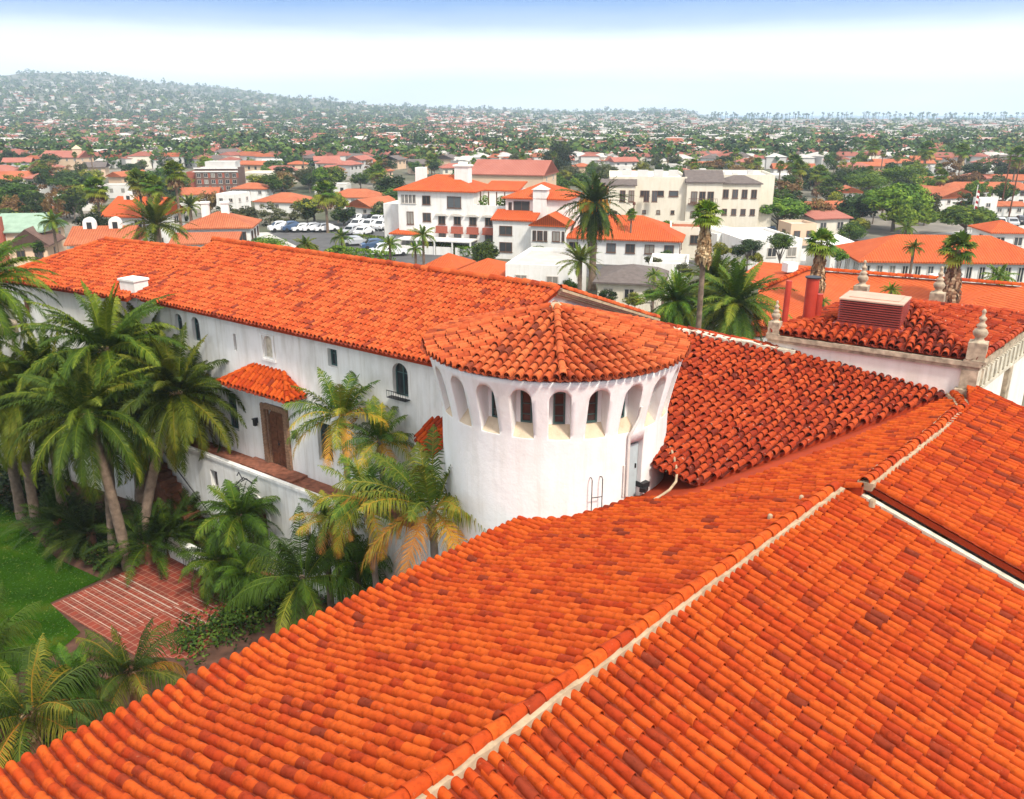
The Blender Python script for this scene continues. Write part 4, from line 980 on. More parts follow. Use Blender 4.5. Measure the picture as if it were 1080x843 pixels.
sp = [((12, 515), 2.2, 'tall dark shrub at the far end of the lawn'), ((25, 530), 1.5, 'round dark shrub near the lawn tip'), ((45, 548), 1.3, 'leafy shrub on the bed edge near the lawn tip'), ((62, 566), 1.0, 'small leafy shrub midway along the bed edge'), ((80, 575), 1.1, 'speckled shrub along the lawn edge'), ((90, 588), .9, 'low speckled shrub close to the lawn corner'), ((112, 597), .9, 'low pale speckled shrub at the bed corner by the path'), ((60, 545), 1.4, 'dark shrub behind the bed edge plants'), ((5, 500), 2.6, 'very dark tall shrub under the palm fronds at the left edge'), ((40, 525), 1.8, 'tall dark shrub beneath the palm clump'), ((130, 575), 1.0, 'shady shrub between palm trunks')]
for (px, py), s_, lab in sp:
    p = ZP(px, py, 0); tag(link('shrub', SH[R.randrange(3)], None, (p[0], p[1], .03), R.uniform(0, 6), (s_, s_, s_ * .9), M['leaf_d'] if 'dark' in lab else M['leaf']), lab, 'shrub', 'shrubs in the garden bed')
tb = TB(); rng = np.random.default_rng(5)
for k in range(240):
    t_ = rng.random(); px = 15 + 95 * t_ + rng.normal(0, 22) + 20; py = 540 + 62 * t_ - abs(rng.normal(0, 20)) ; p = ZP(px, py, .1); leafball(tb, (p[0], p[1], .12), (.35, .35, .22), 26, .06, rng, rng.uniform(.2, 1))
for k in range(420):
    px = rng.uniform(190, 460); py = 700 - (px - 200) * .42 + rng.normal(0, 12) - 25; p = ZP(px, py, .1)
    leafball(tb, (p[0], p[1], .2), (.5, .5, .35), 26, .09, rng, rng.uniform(.1, .7))
for k in range(200):
    px = rng.uniform(-60, 120); py = rng.uniform(740, 860) ; p = ZP(px, py, .1)
    leafball(tb, (p[0], p[1], .2), (.5, .5, .35), 26, .09, rng, rng.uniform(.1, .7))
tag(tb.build('ground_cover', M['leaf']), kind='stuff')
# ================================================================== TERRAIN, SEA
SIL = [(-700, 92), (-200, 82), (0, 80), (35, 76), (130, 80), (160, 86), (200, 91), (250, 95), (300, 101), (360, 106), (420, 110), (470, 112), (520, 113.5), (560, 115), (600, 115.5), (660, 115), (716, 114.5), (733, 117.5), (744, 126.5), (2500, 126.5)]
sx = np.array([p[0] for p in SIL], float); sy = np.array([p[1] for p in SIL], float)
def terr(x, y):
    x = np.asarray(x, float); y = np.asarray(y, float)
    r = np.hypot(x, y); az = x / np.maximum(y, 1.0); px = 540 + 900 * az / cos(P)
    py = np.interp(px, sx, sy)
    zr = 20 + (118 - py) / 900 * 3300 * cos(P) ** 2 - 9
    zr = np.maximum(zr, 0)
    r = y; f = np.clip((r - 650) / 2650, 0, 1); f = f * f * (3 - 2 * f)
    f = np.where(r > 3300, np.clip(1 - (r - 3300) / 5000, .55, 1), f)
    z = zr * f
    rough = (np.sin(x * .006 + 1) * np.sin(y * .0047) + .6 * np.sin(x * .013 + y * .009) + .4 * np.sin(x * .021 - y * .017))
    z = z + rough * 5 * np.clip(z / 40, 0, 1)
    z = np.where((y > 0), z, 0)
    dip = np.clip((y - 2250) / 250, 0, 1) * np.clip((px - 745) / 30, 0, 1)
    return z - dip * 14
ys = [-400, -150, -40, 0, 40, 80, 120, 170, 230, 300, 400, 500, 600, 700] + list(np.linspace(800, 3600, 57)) + [3800, 4100, 4500, 5000, 5600, 6200]
us = np.linspace(-1.25, 1.25, 141)
vs = []; fs = []
for y in ys:
    w = max(abs(y), 350)
    for u in us: vs.append((u * w, y, float(terr(u * w, y)) if y > 600 else 0.0))
nu = len(us)
mb = MB(); mb.add(vs, [(i * nu + j, i * nu + j + 1, (i + 1) * nu + j + 1, (i + 1) * nu + j) for i in range(len(ys) - 1) for j in range(nu - 1)], 0, True)
tag(mb.build('ground', M['ground']), kind='structure')
mb = MB(); mb.poly([(-7000, 2000, -6), (9000, 2000, -6), (9000, 6400, -6), (-7000, 6400, -6)]); tag(mb.build('sea', M['sea']), kind='structure')

def kpy(py): d = ray(540, py); return -d[2] / d[1]
def at_eave(px, py, z):
    y = (H - z) / kpy(py); d = ray(px, py); return (d[0] / d[1] * y, y)
def rpx(px_, x, y, z=5): return px_ * dep(x, y, z) / F

# ================================================================== BUILDINGS OF THE TOWN
WC = {}
def win(root, x, y, z, ang, w, h, fm='frame', gm='wglass', bars=True):
    k = (round(w, 2), round(h, 2), fm, gm, bars)
    if k not in WC:
        e = min(.09, w * .12); a = MB()
        a.box(-w / 2, -w / 2 + e, -.07, .0, 0, h); a.box(w / 2 - e, w / 2, -.07, .0, 0, h); a.box(-w / 2 + e, w / 2 - e, -.07, .0, 0, e); a.box(-w / 2 + e, w / 2 - e, -.07, .0, h - e, h)
        a.box(-w / 2 - .06, w / 2 + .06, -.12, .0, -.07, -.002)
        if bars: a.box(-e * .4, e * .4, -.06, .0, e, h - e)
        b = MB(); b.box(-w / 2 + e, w / 2 - e, -.03, -.003, e, h - e)
        WC[k] = (a.mesh('window', M[fm]), b.mesh('pane', M[gm]))
    o = link('window', WC[k][0], root, (x, y, z), ang); link('pane', WC[k][1], o)
    return o
def ruv(co, n): return (co[1] if abs(n[0]) > abs(n[1]) else co[0], co[2])
def roof_mb(kind, x0, x1, y0, y1, z, rh, ov=.5, th_=.18, along='x'):
    mb = MB(); mb.uv = ruv
    X0, X1, Y0, Y1 = x0 - ov, x1 + ov, y0 - ov, y1 + ov
    if along == 'y':
        a, b, c, d_ = (X0, Y0), (X0, Y1), (X1, Y1), (X1, Y0); w = X1 - X0; m = (X0 + X1) / 2
        ins = w / 2 if kind == 'hip' else 0
        r0, r1 = (m, Y0 + ins), (m, Y1 - ins)
        top = [(*a, z), (*b, z), (*c, z), (*d_, z), (*r0, z + rh), (*r1, z + rh)]
        F_ = [(0, 4, 5, 1), (2, 5, 4, 3), (3, 4, 0), (1, 5, 2)]
    else:
        w = Y1 - Y0; m = (Y0 + Y1) / 2; ins = min(w / 2, (X1 - X0) / 2 - .01) if kind == 'hip' else 0
        top = [(X0, Y0, z), (X1, Y0, z), (X1, Y1, z), (X0, Y1, z), (X0 + ins, m, z + rh), (X1 - ins, m, z + rh)]
        F_ = [(0, 1, 5, 4), (2, 3, 4, 5), (1, 2, 5), (3, 0, 4)]
    if kind == 'shed':
        top = [(X0, Y0, z), (X1, Y0, z), (X1, Y1, z + rh), (X0, Y1, z + rh)]; F_ = [(0, 1, 2, 3)]
    n = len(top); mb.add(top + [(x, y, zz - th_) for x, y, zz in top], F_ + [tuple(i + n for i in reversed(f)) for f in F_])
    ring = [0, 1, 2, 3]
    if kind == 'gable': ring = [0, 1, 5, 2, 3, 4] if along == 'x' else [0, 1, 5, 2, 3, 4]
    mb.add(top + [(x, y, zz - th_) for x, y, zz in top], [(ring[(i + 1) % len(ring)], ring[i], ring[i] + n, ring[(i + 1) % len(ring)] + n) for i in range(len(ring))])
    return mb
def wall_mb(kind, x0, x1, y0, y1, z0, z1, rh, along='x', ov=.5):
    mb = MB(); mb.box(x0, x1, y0, y1, z0, z1 - .02)
    if kind == 'gable':
        w = (y1 - y0 if along == 'x' else x1 - x0); k = rh * w / (w + 2 * ov) - .16; zb = z1 + rh * ov * 2 / (w + 2 * ov) * 0 - .022
        if along == 'x':
            m = (y0 + y1) / 2
            for x in (x0, x1 - .2): mb.add([(x, y0, zb), (x, y1, zb), (x, m, z1 + k), (x + .2, y0, zb), (x + .2, y1, zb), (x + .2, m, z1 + k)], [(0, 2, 1), (3, 4, 5), (0, 3, 5, 2), (1, 2, 5, 4)])
        else:
            m = (x0 + x1) / 2
            for y in (y0, y1 - .2): mb.add([(x0, y, zb), (x1, y, zb), (m, y, z1 + k), (x0, y + .2, zb), (x1, y + .2, zb), (m, y + .2, z1 + k)], [(0, 1, 2), (3, 5, 4), (0, 2, 5, 3), (1, 4, 5, 2)])
    return mb
def block(root, x0, x1, y0, y1, z0, z1, kind, rh, wm, rm, along='x', ov=.5, wl=None, rl=None):
    w = tag(wall_mb(kind, x0, x1, y0, y1, z0, z1, rh, along, ov).build('wall', M[wm], root), wl)
    if kind == 'flat':
        mb = MB(); t = .25
        mb.box(x0 + t, x1 - t, y0 + t, y1 - t, z1 - .018, z1 + .05, 0)
        for a in ((x0, x1, y0, y0 + t), (x0, x1, y1 - t, y1), (x0, x0 + t, y0 + t, y1 - t), (x1 - t, x1, y0 + t, y1 - t)): mb.box(*a, z1 - .018, z1 + .45, 1)
        tag(mb.build('roof', [M[rm], M[wm]], root), rl)
    else: tag(roof_mb(kind, x0, x1, y0, y1, z1, rh, ov, along=along).build('roof', M[rm], root), rl)
KEEP = []
def house(label, x, y, ang, w, d, h, kind='gable', rh=1.6, wm='white', rm='ttile', cat='house', along='x', nwin=3, rows=1, side=2, chim=0, group=None, fm='frame', z=0, ov=.5, belf=0, ws=1.0, wtop=0):
    o = empty('house' if cat == 'house' else 'building', (x, y, z), radians(ang), label, cat, group)
    block(o, -w / 2, w / 2, 0, d, 0, h, kind, rh, wm, rm, along, ov)
    for r_ in range(rows):
        zz = h - (1.9 if rows == 1 else 1.8) * ws - r_ * (h / rows)
        if zz < .3: zz = .4
        if wtop: zz = h - wtop - 1.25 * ws
        for k in range(nwin): win(o, -w / 2 + w * (k + .5) / nwin, -.002, zz, 0, min(1.3 * ws, w / nwin * .5), 1.25 * ws, fm)
        for k in range(side):
            win(o, w / 2 + .002, d * (k + .5) / side, zz, pi / 2, min(1.2 * ws, d / side * .45), 1.2 * ws, fm); win(o, -w / 2 - .002, d * (k + .5) / side, zz, -pi / 2, min(1.2 * ws, d / side * .45), 1.2 * ws, fm)
    for k in range(chim):
        mb = MB(); cx = -w * .22 + k * w * .3; mb.box(cx - .5, cx + .5, d * .5 - .45, d * .5 + .45, h, h + rh + 1.1); mb.box(cx - .62, cx + .62, d * .5 - .57, d * .5 + .57, h + rh + 1.103, h + rh + 1.35); mb.build('chimney', M[wm], o)
    for k in range(belf):
        mb = MB(); cx = -w * .25 + k * w * .45; zb = h + rh * .5; pts = [(-.75, 0), (-.75, 1.2)] + [(-.75 * cos(t * pi / 8), 1.2 + .75 * sin(t * pi / 8)) for t in range(1, 8)] + [(.75, 1.2), (.75, 0), (.38, .2), (.38, 1.0)] + [(.38 * cos(t * pi / 6), 1.0 + .38 * sin(t * pi / 6)) for t in range(1, 6)] + [(-.38, 1.0), (-.38, .2), (.0, .2)]
        out = pts[:11]; mb.prism([(0, 0)] * 3, 0, 0) if False else None
        n = len(out); mb.add([(cx + x_, d * .4, zb + z_) for x_, z_ in out] + [(cx + x_, d * .4 + .6, zb + z_) for x_, z_ in out], [tuple(range(n)), tuple(range(2 * n - 1, n - 1, -1))] + [(i, n + i, n + (i + 1) % n, (i + 1) % n) for i in range(n)])
        b = mb.build('chimney', M[wm], o); mb = MB(); mb.box(cx - .3, cx + .3, d * .4 - .012, d * .4 - .004, zb + .35, zb + 1.35); mb.build('opening', M['wglass'], b)
    KEEP.append((x - sin(radians(ang)) * d / 2, y + cos(radians(ang)) * d / 2, min(w, d) * .55 + abs(w - d) * .18)); return o
def HX(label, px, pye, ze, wpx, d, ang, **k):
    if pye < 226: q_ = .62; ze *= q_; d *= .75; k['rh'] = k.get('rh', 1.6) * .72; k['ws'] = .68; k['ov'] = .35
    x, y = at_eave(px, pye, ze); w = rpx(wpx, x, y) / max(.5, cos(radians(ang))); return house(label, x, y, ang, w, d, ze, **k)

# -- the big white hotel with orange roofs
hx, hy = at_eave(535, 203, 9.0)
ho = empty('building', (hx, hy, 0), radians(-17), 'large white three storey building with vivid orange roofs beside the car park', 'building'); KEEP.append((hx - 6, hy + 8, 18))
block(ho, -17.2, -5.2, 0, 9, 0, 9.0, 'hip', 2.0, 'white', 'ttile2')
block(ho, -5.2, .0, .01, 8, 0, 6.6, 'flat', 0, 'white', 'whiteroof')
block(ho, -5.2, .2, 4.5, 9, 6.6, 8.9, 'shed', 1.0, 'white', 'ttile2', ov=.2)
block(ho, .0, 9.0, -.8, 8, 0, 8.4, 'hip', 1.9, 'white', 'ttile2')
block(ho, -1.0, 5.0, -3.6, -.8, 0, 5.6, 'shed', 1.1, 'white', 'ttile2', ov=.3)
block(ho, 5.0, 10.0, -5.0, -.8, 0, 5.2, 'gable', 1.5, 'white', 'ttile2', along='y', ov=.3)
block(ho, -20.6, -17.2, 2, 9, 0, 6.2, 'flat', 0, 'white', 'whiteroof')
mb = MB(); mb.box(4.2, 6.2, -1.3, .2, 5.2, 9.6); mb.build('chimney', M['white'], ho); 
mb = MB(); mb.add([(4.0, -1.5, 9.603), (6.4, -1.5, 9.603), (6.4, .4, 9.603), (4.0, .4, 9.603), (5.2, -.55, 10.3)], [(0, 1, 4), (1, 2, 4), (2, 3, 4), (3, 0, 4), (3, 2, 1, 0)]); mb.build('chimney_cap', M['grey'], ho)
mb = MB(); mb.box(-9.2, -7.0, 3, 4.6, 9.6, 12.3); mb.box(-9.4, -6.8, 2.8, 4.8, 12.303, 12.5); mb.box(-8.7, -7.5, 3.3, 4.3, 12.503, 12.9); mb.build('chimney', M['white'], ho)
mb = MB(); mb.box(-16.4, -15.0, 5, 6.4, 9.6, 11.9); mb.build('chimney', M['white'], ho)
for k in range(4): win(ho, -16.4 + k * .62, -.002, 7.0, 0, .5, 1.3)
win(ho, -12.6, -.002, 6.9, 0, 1.3, 1.3, 'brownframe'); win(ho, -8.2, -.002, 6.5, 0, 2.2, 1.7, 'brownframe')
for k in range(3): win(ho, -4.9 + k * .0 + .0, .0, 0, 0, .3, .3) if False else None
win(ho, -15.3, -.002, 3.9, 0, 1.1, 1.9, 'brownframe'); win(ho, -12.6, -.002, 4.4, 0, 1.3, 1.3, 'brownframe')
for k in range(5):
    xx = -10.2 + k * 2.45; yy = -.002 if xx < -5.2 else .008
    win(ho, xx, yy, 4.1, 0, 1.1, 1.3, 'brownframe'); win(ho, xx, yy, 1.35 + .5, 0, 1.15, 1.2, 'brownframe')
    mb = MB(); mb.box(xx - .85, xx + .85, yy - .5, yy - .02, 3.0, 3.85); mb.box(xx - .95, xx + .95, yy - .55, yy - .02, 2.85, 2.997); mb.build('balcony', M['peach' if k < 0 else 'brick'], ho)
    mb = MB(); n_ = 9; out = [(1.05 * cos(t * pi / 8), .35 * sin(t * pi / 8)) for t in range(9)]
    mb.add([(xx + a, yy - .35, 5.35 + b) for a, b in out] + [(xx + a, yy - .003, 5.5 + b) for a, b in out], [(i, i + 1, n_ + i + 1, n_ + i) for i in range(n_ - 1)] + [tuple(range(n_))]); mb.build('awning', M['frame'], ho)
for k in range(4):
    mb = MB(); mb.box(-4.7 + k * 1.25, -4.55 + k * 1.25, 1.5, 1.65, 6.6, 8.9); mb.build('post', M['brown'], ho)
for xx in (-3.9, -1.2):
    tb = TB(); rng = np.random.default_rng(3); leafball(tb, (0, 0, .9), (.75, .7, .9), 260, .16, rng); link('potted_shrub', tb.mesh('shrub', M['leaf_b']), None, (hx + xx * cos(radians(-17)) - .9 * sin(radians(-17)), hy + xx * sin(radians(-17)) + .9 * cos(radians(-17)), 6.65))
    o = bpy.data.objects[-1] if False else None
for i, o in enumerate([o for o in C.objects if o.name.startswith('potted_shrub')]): tag(o, ['bright green potted shrub on the hotel roof terrace, left one', 'bright green potted shrub on the hotel roof terrace, right one'][i], 'shrub')
for k in range(3): win(ho, 1.5 + k * .0, -.8, 0, 0, .3, .3) if False else None
win(ho, 2.4, -.802, 6.4, 0, 2.4, 1.5, 'brownframe'); win(ho, .7, -.802, 6.5, 0, .5, 1.2, 'brownframe')
for k in range(4): win(ho, 9.002, 1.0 + k * 1.7, 6.0, pi / 2, .7, 1.3)
win(ho, .9, -3.602, 3.4, 0, .01 + 1.9, 1.3, 'brownframe'); win(ho, .9, -3.602, 1.0, 0, 1.9, 1.4, 'brownframe')
for k, (xx, w_) in enumerate(((5.5, .5), (6.3, .8), (7.1, .5), (8.6, 1.1), (9.6, .4))): win(ho, xx, -5.002, 3.0, 0, w_, 1.4, 'brownframe')
mb = MB()
for k in range(4): mb.box(-16 + k * 3.0, -13.4 + k * 3.0, -3.2, -2.9, 0, .0 + 1.2)
mb.box(-16, -4.6, -3.4, -.02, 2.0, 2.2); 
for k in range(5): mb.box(-15.9 + k * 2.8, -15.7 + k * 2.8, -3.35, -3.15, 0, 2.0)
mb.build('carport', M['white'], ho)
HX('hall with a faded rose tiled gable roof behind the white hotel', 534, 184, 15.0, 76, 14, -16, kind='gable', rh=3.2, wm='peach', rm='ttile_p', cat='hall', nwin=0, side=2)
# -- cream apartment block
cx_, cy_ = at_eave(763, 188, 10.0)
co = empty('building', (cx_, cy_, 0), radians(-6), 'wide cream four storey building with white flat roof and dark shingle edges', 'building'); KEEP.append((cx_ - 4, cy_ + 12, 20))
wl_ = rpx(118, cx_, cy_); 
block(co, -wl_, -5.6, .9, 16, 0, 9.6, 'flat', 0, 'cream', 'whiteroof')
block(co, -5.6, .0, 0, 8, 0, 9.4, 'gable', 1.6, 'cream', 'darkroof', along='x', ov=.3)
block(co, -3.0, 9.5, 8.001, 20, 0, 9.6, 'flat', 0, 'cream', 'whiteroof')
block(co, .0, 6.5, 3.2, 8, 0, 9.0, 'hip', 1.1, 'cream', 'darkroof', ov=.3)
block(co, -wl_ - .0, -13.8, -.4, .899, 0, 8.9, 'shed', .9, 'cream', 'darkroof', ov=.25)
for k, xx in enumerate((-wl_ + 2.2, -wl_ + 3.6, -wl_ + 6.0, -wl_ + 7.3)):
    win(co, xx, -.402, 6.2, 0, .9, 1.8, 'brownframe')
for xx in (-wl_ + 1, -wl_ + 3.5, -wl_ + 6, -wl_ + 7.4):
    if xx < -13.9: win(co, xx, -.402, 3.6, 0, .9, 1.1, 'brownframe'); win(co, xx, -.402, 1.2, 0, .9, 1.1, 'brownframe')
for k in range(3): win(co, -12.2 + k * 2.3, .898, 7.0, 0, 1.5, .9, 'brownframe', bars=False); win(co, -12.2 + k * 2.3, .898, 4.2, 0, .6, .6, 'brownframe', bars=False)
for k in range(3):
    win(co, -4.4 + k * 1.3, -.002, 6.2, 0, 1.0, 1.7, 'brownframe'); win(co, -4.4 + k * 1.3, -.002, 3.8, 0, .8, 1.0, 'brownframe'); win(co, -4.4 + k * 1.3, -.002, 1.4, 0, .8, 1.0, 'brownframe')
mb = MB(); mb.box(-5.3, -.8, -.8, -.005, 5.9, 6.05)
for k in range(16): mb.box(-5.3 + k * .3, -5.26 + k * .3, -.8, -.76, 6.053, 6.8)
mb.box(-5.3, -.8, -.82, -.74, 6.803, 6.86); mb.build('balcony', M['brownframe'], co)
for k in range(2):
    win(co, .002, 2.0 + k * .9, 6.4, pi / 2, .7, 1.5, 'brownframe'); win(co, .002, 2.0 + k * .9, 3.8, pi / 2, .6, .9, 'brownframe')
for k in range(4): win(co, 1.0 + k * 1.5, 3.198, 6.6, 0, .9, 1.4, 'brownframe'); win(co, 1.0 + k * 1.5, 3.198, 3.9, 0, .8, 1.0, 'brownframe')
for k in range(3): win(co, 9.502, 10 + k * 3.2, 6.8, pi / 2, 1.0, 1.3, 'brownframe'); win(co, 9.502, 10 + k * 3.2, 4.0, pi / 2, .9, 1.2, 'brownframe')
mb = MB()
for k in range(9):
    mb = MB(); mb.obox((-wl_ + 3 + k * 2.6, 6 + R.uniform(0, 8), 9.66), R.uniform(.8, 2), R.uniform(.8, 1.6), R.uniform(.5, 1.1)); mb.build('roof_unit', M['grey'], co)

HX('long low building with an orange hipped roof behind the big date palm', 655, 252, 3.6, 118, 11, -14, kind='hip', rh=2.6, rm='ttile2', cat='building', nwin=6, side=3, fm='brownframe')
HX('small cream stucco building with flat tiled edge right of the yellow green tree', 724, 243, 4.2, 34, 7, -10, kind='flat', wm='cream', rm='ttile', cat='building', nwin=2, side=1, fm='brownframe')
HX('white house with two capped chimneys and an orange hipped roof, beside the spreading date palm', 228, 240, 5.2, 68, 8, 8, kind='hip', rh=1.7, nwin=4, side=3, chim=2, fm='brownframe')
HX('low white annex with a tiled lean-to roof in front of the two chimney house', 215, 256, 4.0, 62, 3, 8, kind='shed', rh=.9, nwin=2, side=1, fm='brownframe')
HX('white house with two arched belfry chimneys and an orange roof behind the left end block', 104, 257, 5.0, 58, 7, 8, kind='gable', rh=1.7, nwin=3, side=2, belf=2)
HX('white gabled house with a vivid orange roof and arched chimney left of the date palm', 133, 228, 5.5, 52, 9, -12, kind='gable', rh=2.4, nwin=2, side=2, rows=2, belf=1, rm='ttile2')
o = HX('peach house with a sage green roof and red brick chimney at the left edge', 18, 244, 4.6, 46, 8, 6, kind='gable', rh=2.0, wm='peach', rm='greenroof', nwin=3, side=2)
mb = MB(); mb.box(-2.6, -1.6, -.75, -.003, 0, 6.6); mb.build('chimney', M['brick'], o)
HX('little house with a dark brown gabled roof below the green roofed house', 30, 259, 3.0, 34, 7, 12, kind='gable', rh=2.2, wm='peach', rm='brownroof', nwin=2, side=1, fm='brownframe', along='y')
HX('house with an orange roof at the far left behind the bushes', 20, 222, 4.0, 40, 8, -6, kind='hip', rh=1.7, nwin=3)
HX('white flat roofed block with arched windows near the left edge', 30, 202, 4.2, 24, 8, 10, kind='flat', rm='whiteroof', nwin=2)
HX('long orange roofed villa at the left edge beyond the green tree', 14, 187, 5.0, 62, 9, 14, kind='gable', rh=2, nwin=5)
o = HX('pink church like building with a bell tower in the distant trees at left', 62, 166, 7, 44, 12, -8, kind='gable', rh=3, wm='peach', rm='ttile_p', cat='church', nwin=5)
mb = MB(); mb.box(5, 7.2, 1, 3.2, 0, 7.2); mb.add([(4.8, .8, 7.203), (7.4, .8, 7.203), (7.4, 3.4, 7.203), (4.8, 3.4, 7.203), (6.1, 2.1, 8.6)], [(0, 1, 4), (1, 2, 4), (2, 3, 4), (3, 0, 4), (3, 2, 1, 0)]); mb.build('bell_tower', M['peach'], o)
# brick office block
bx_, by_ = at_eave(250, 178, 6.0)
bo = empty('building', (bx_, by_, 0), radians(4), 'brick red and brown four storey office block with white roof bands', 'building'); KEEP.append((bx_ - 8, by_ + 6, 16))
bw = rpx(44, bx_, by_) / .6; bo.scale = (.6, .6, .6)
block(bo, -bw, 0, 0, 14, 0, 10, 'flat', 0, 'brownroof', 'whiteroof'); block(bo, -bw * 1.25, -bw - .002, 3, 14, 0, 8, 'flat', 0, 'brick', 'whiteroof')
mb = MB()
for z in (9.1, 10.46): mb.box(-bw - .3, .3, -.4, -.003, z - .5, z)
mb.build('band', M['white'], bo)
block(bo, -bw * .8, -1.5, 4, 13, 10.07, 12.3, 'flat', 0, 'grey', 'whiteroof')
for r_ in range(3):
    for k in range(6):
        (win(bo, -bw + bw * (k + .5) / 6, -.004, 1.0 + r_ * 2.7, 0, bw / 6 * .55, 1.7, 'frame'))
        if (k + r_) % 2: mb = MB(); mb.box(-bw + bw * (k + .96) / 6 - .4, -bw + bw * (k + .96) / 6 + .4, -.12, -.005, .8 + r_ * 2.7, 2.9 + r_ * 2.7); mb.build('panel', M['brick'], bo)
HX('low beige flat roofed building right of the brick office block', 272, 184, 6, 36, 12, -5, kind='flat', wm='cream', rm='whiteroof', cat='building', nwin=3)
HX('white stepped house with orange roof sections left of the olive trees', 205, 205, 5.0, 46, 9, 10, kind='gable', rh=1.7, nwin=3, rows=1)
HX('white tower like house with a small flat roof in front of the brick block', 238, 207, 6.2, 22, 8, -12, kind='flat', rm='whiteroof', nwin=2, rows=2)
HX('orange roofed long house behind the white tower like house', 262, 199, 4.6, 36, 8, -4, kind='hip', rh=1.6, nwin=3)
HX('orange roofed bungalow among olive trees left of the fan palm', 292, 213, 3.6, 52, 11, -16, kind='hip', rh=2.2, nwin=3)
HX('white gabled house with orange roof right of the tall fan palm', 378, 218, 3.8, 30, 12, -32, kind='gable', rh=2.0, nwin=2, along='y', rm='ttile')
HX('broad orange tiled roof behind the white gabled house', 372, 208, 4.0, 54, 9, -8, kind='hip', rh=2.1, nwin=3)
HX('small guard hut with a vivid orange hipped roof by the car park', 427, 246, 2.6, 26, 5, -12, kind='hip', rh=1.3, rm='ttile2', cat='hut', nwin=1, side=1)
HX('small hut with an orange roof just behind the wing ridge', 464, 282, 3.0, 30, 5, -20, kind='hip', rh=1.3, rm='ttile2', cat='hut', nwin=2, side=1)
HX('low orange hipped roof peeking over the wing ridge', 502, 291, 3.2, 52, 7, -20, kind='hip', rh=1.4, rm='ttile2', cat='building', nwin=2, side=1)
HX('white low building with a flat roof just right of the orange hipped roof', 566, 284, 4.4, 66, 12, -14, kind='flat', rm='concrete', cat='building', nwin=2, side=1)
HX('low beige building with a dark grey roof behind the turret roof', 664, 298, 3.0, 66, 9, -12, kind='hip', rh=1.2, wm='cream', rm='darkroof', cat='building', nwin=3, side=1)
HX('white flat roofed house behind the street right of the date palm', 705, 282, 3.4, 40, 7, -12, kind='flat', rm='concrete', nwin=2, side=1)
# right side
HX('long white building with an orange roof and a continuous row of windows behind the pavilion', 1010, 276, 4.6, 196, 10, -5, kind='hip', rh=2.2, rm='ttile2', cat='building', nwin=15, side=3, ws=1.35, wtop=.5, fm='frame')
HX('cream house with an orange roof between the umbrella tree and the ficus trees', 884, 222, 4.6, 62, 10, 16, kind='gable', rh=1.9, wm='cream', nwin=3, side=2)
HX('low red roofed lean-to in front of the cream house', 878, 230, 3.0, 40, 4, 16, kind='shed', rh=.8, wm='cream', rm='ttile_p', nwin=2, side=1)
HX('small white arched house with an orange roof behind the cream house', 897, 203, 4.4, 26, 8, -10, kind='gable', rh=1.6, nwin=2, along='y')
HX('red roofed white house right of the cream apartment block, behind a fan palm', 838, 178, 5, 42, 9, -8, kind='gable', rh=2, nwin=4)
HX('row of low white shops with orange roof edges right of the near fan palm', 776, 249, 3.4, 44, 8, 24, kind='flat', rm='whiteroof', cat='shop', nwin=3, side=2)
HX('white flat roofed building behind the green bushes right of the shops', 815, 256, 3.6, 66, 12, 8, kind='flat', rm='whiteroof', cat='building', nwin=3)
HX('small beige house under the umbrella tree', 848, 239, 3.0, 28, 5, 6, kind='flat', wm='peach', rm='concrete', nwin=2, side=1, fm='brownframe')
HX('pale round topped white shed left of the long windowed building', 895, 262, 3.6, 36, 9, 0, kind='hip', rh=1.2, rm='whiteroof', cat='shed', nwin=1)
HX('white building with a red tiled roof and open gallery at the right edge', 1046, 200, 5.8, 96, 8, -3, kind='hip', rh=2.0, rm='ttile', cat='building', nwin=9, rows=2, side=2, fm='brownframe')
HX('white gabled hall with an orange roof behind the rightmost ficus', 1012, 208, 5.0, 52, 14, 20, kind='gable', rh=2.4, along='y', nwin=2, side=3)
HX('white arched bell wall block beside the gabled hall', 1043, 212, 6.2, 18, 4, -4, kind='flat', rm='whiteroof', cat='building', nwin=1, rows=2)
HX('long low white arcade with an orange roof at the right edge', 1050, 217, 3.4, 60, 5, -3, kind='gable', rh=1.0, nwin=6, cat='building')
HX('small open pavilion with a vivid orange roof at the far right', 1066, 245, 4.0, 36, 7, -6, kind='hip', rh=1.3, rm='ttile2', cat='building', nwin=2, side=1)
HX('white mission style house with a curved gable beyond the bright green trees', 955, 172, 5.5, 60, 10, -6, kind='gable', rh=1.6, nwin=5)
HX('red roofed house far right beside the palms', 1052, 172, 5, 34, 9, 4, kind='hip', rh=2, rm='ttile_p', nwin=3)
HX('white two storey house with a red roof far beyond the green trees', 916, 146, 10, 28, 14, 4, kind='hip', rh=3, rm='ttile_p', nwin=6, rows=2)
HX('low orange roofed house behind the dark trees at right', 1066, 190, 4.4, 44, 9, -4, kind='gable', rh=1.8, nwin=3)
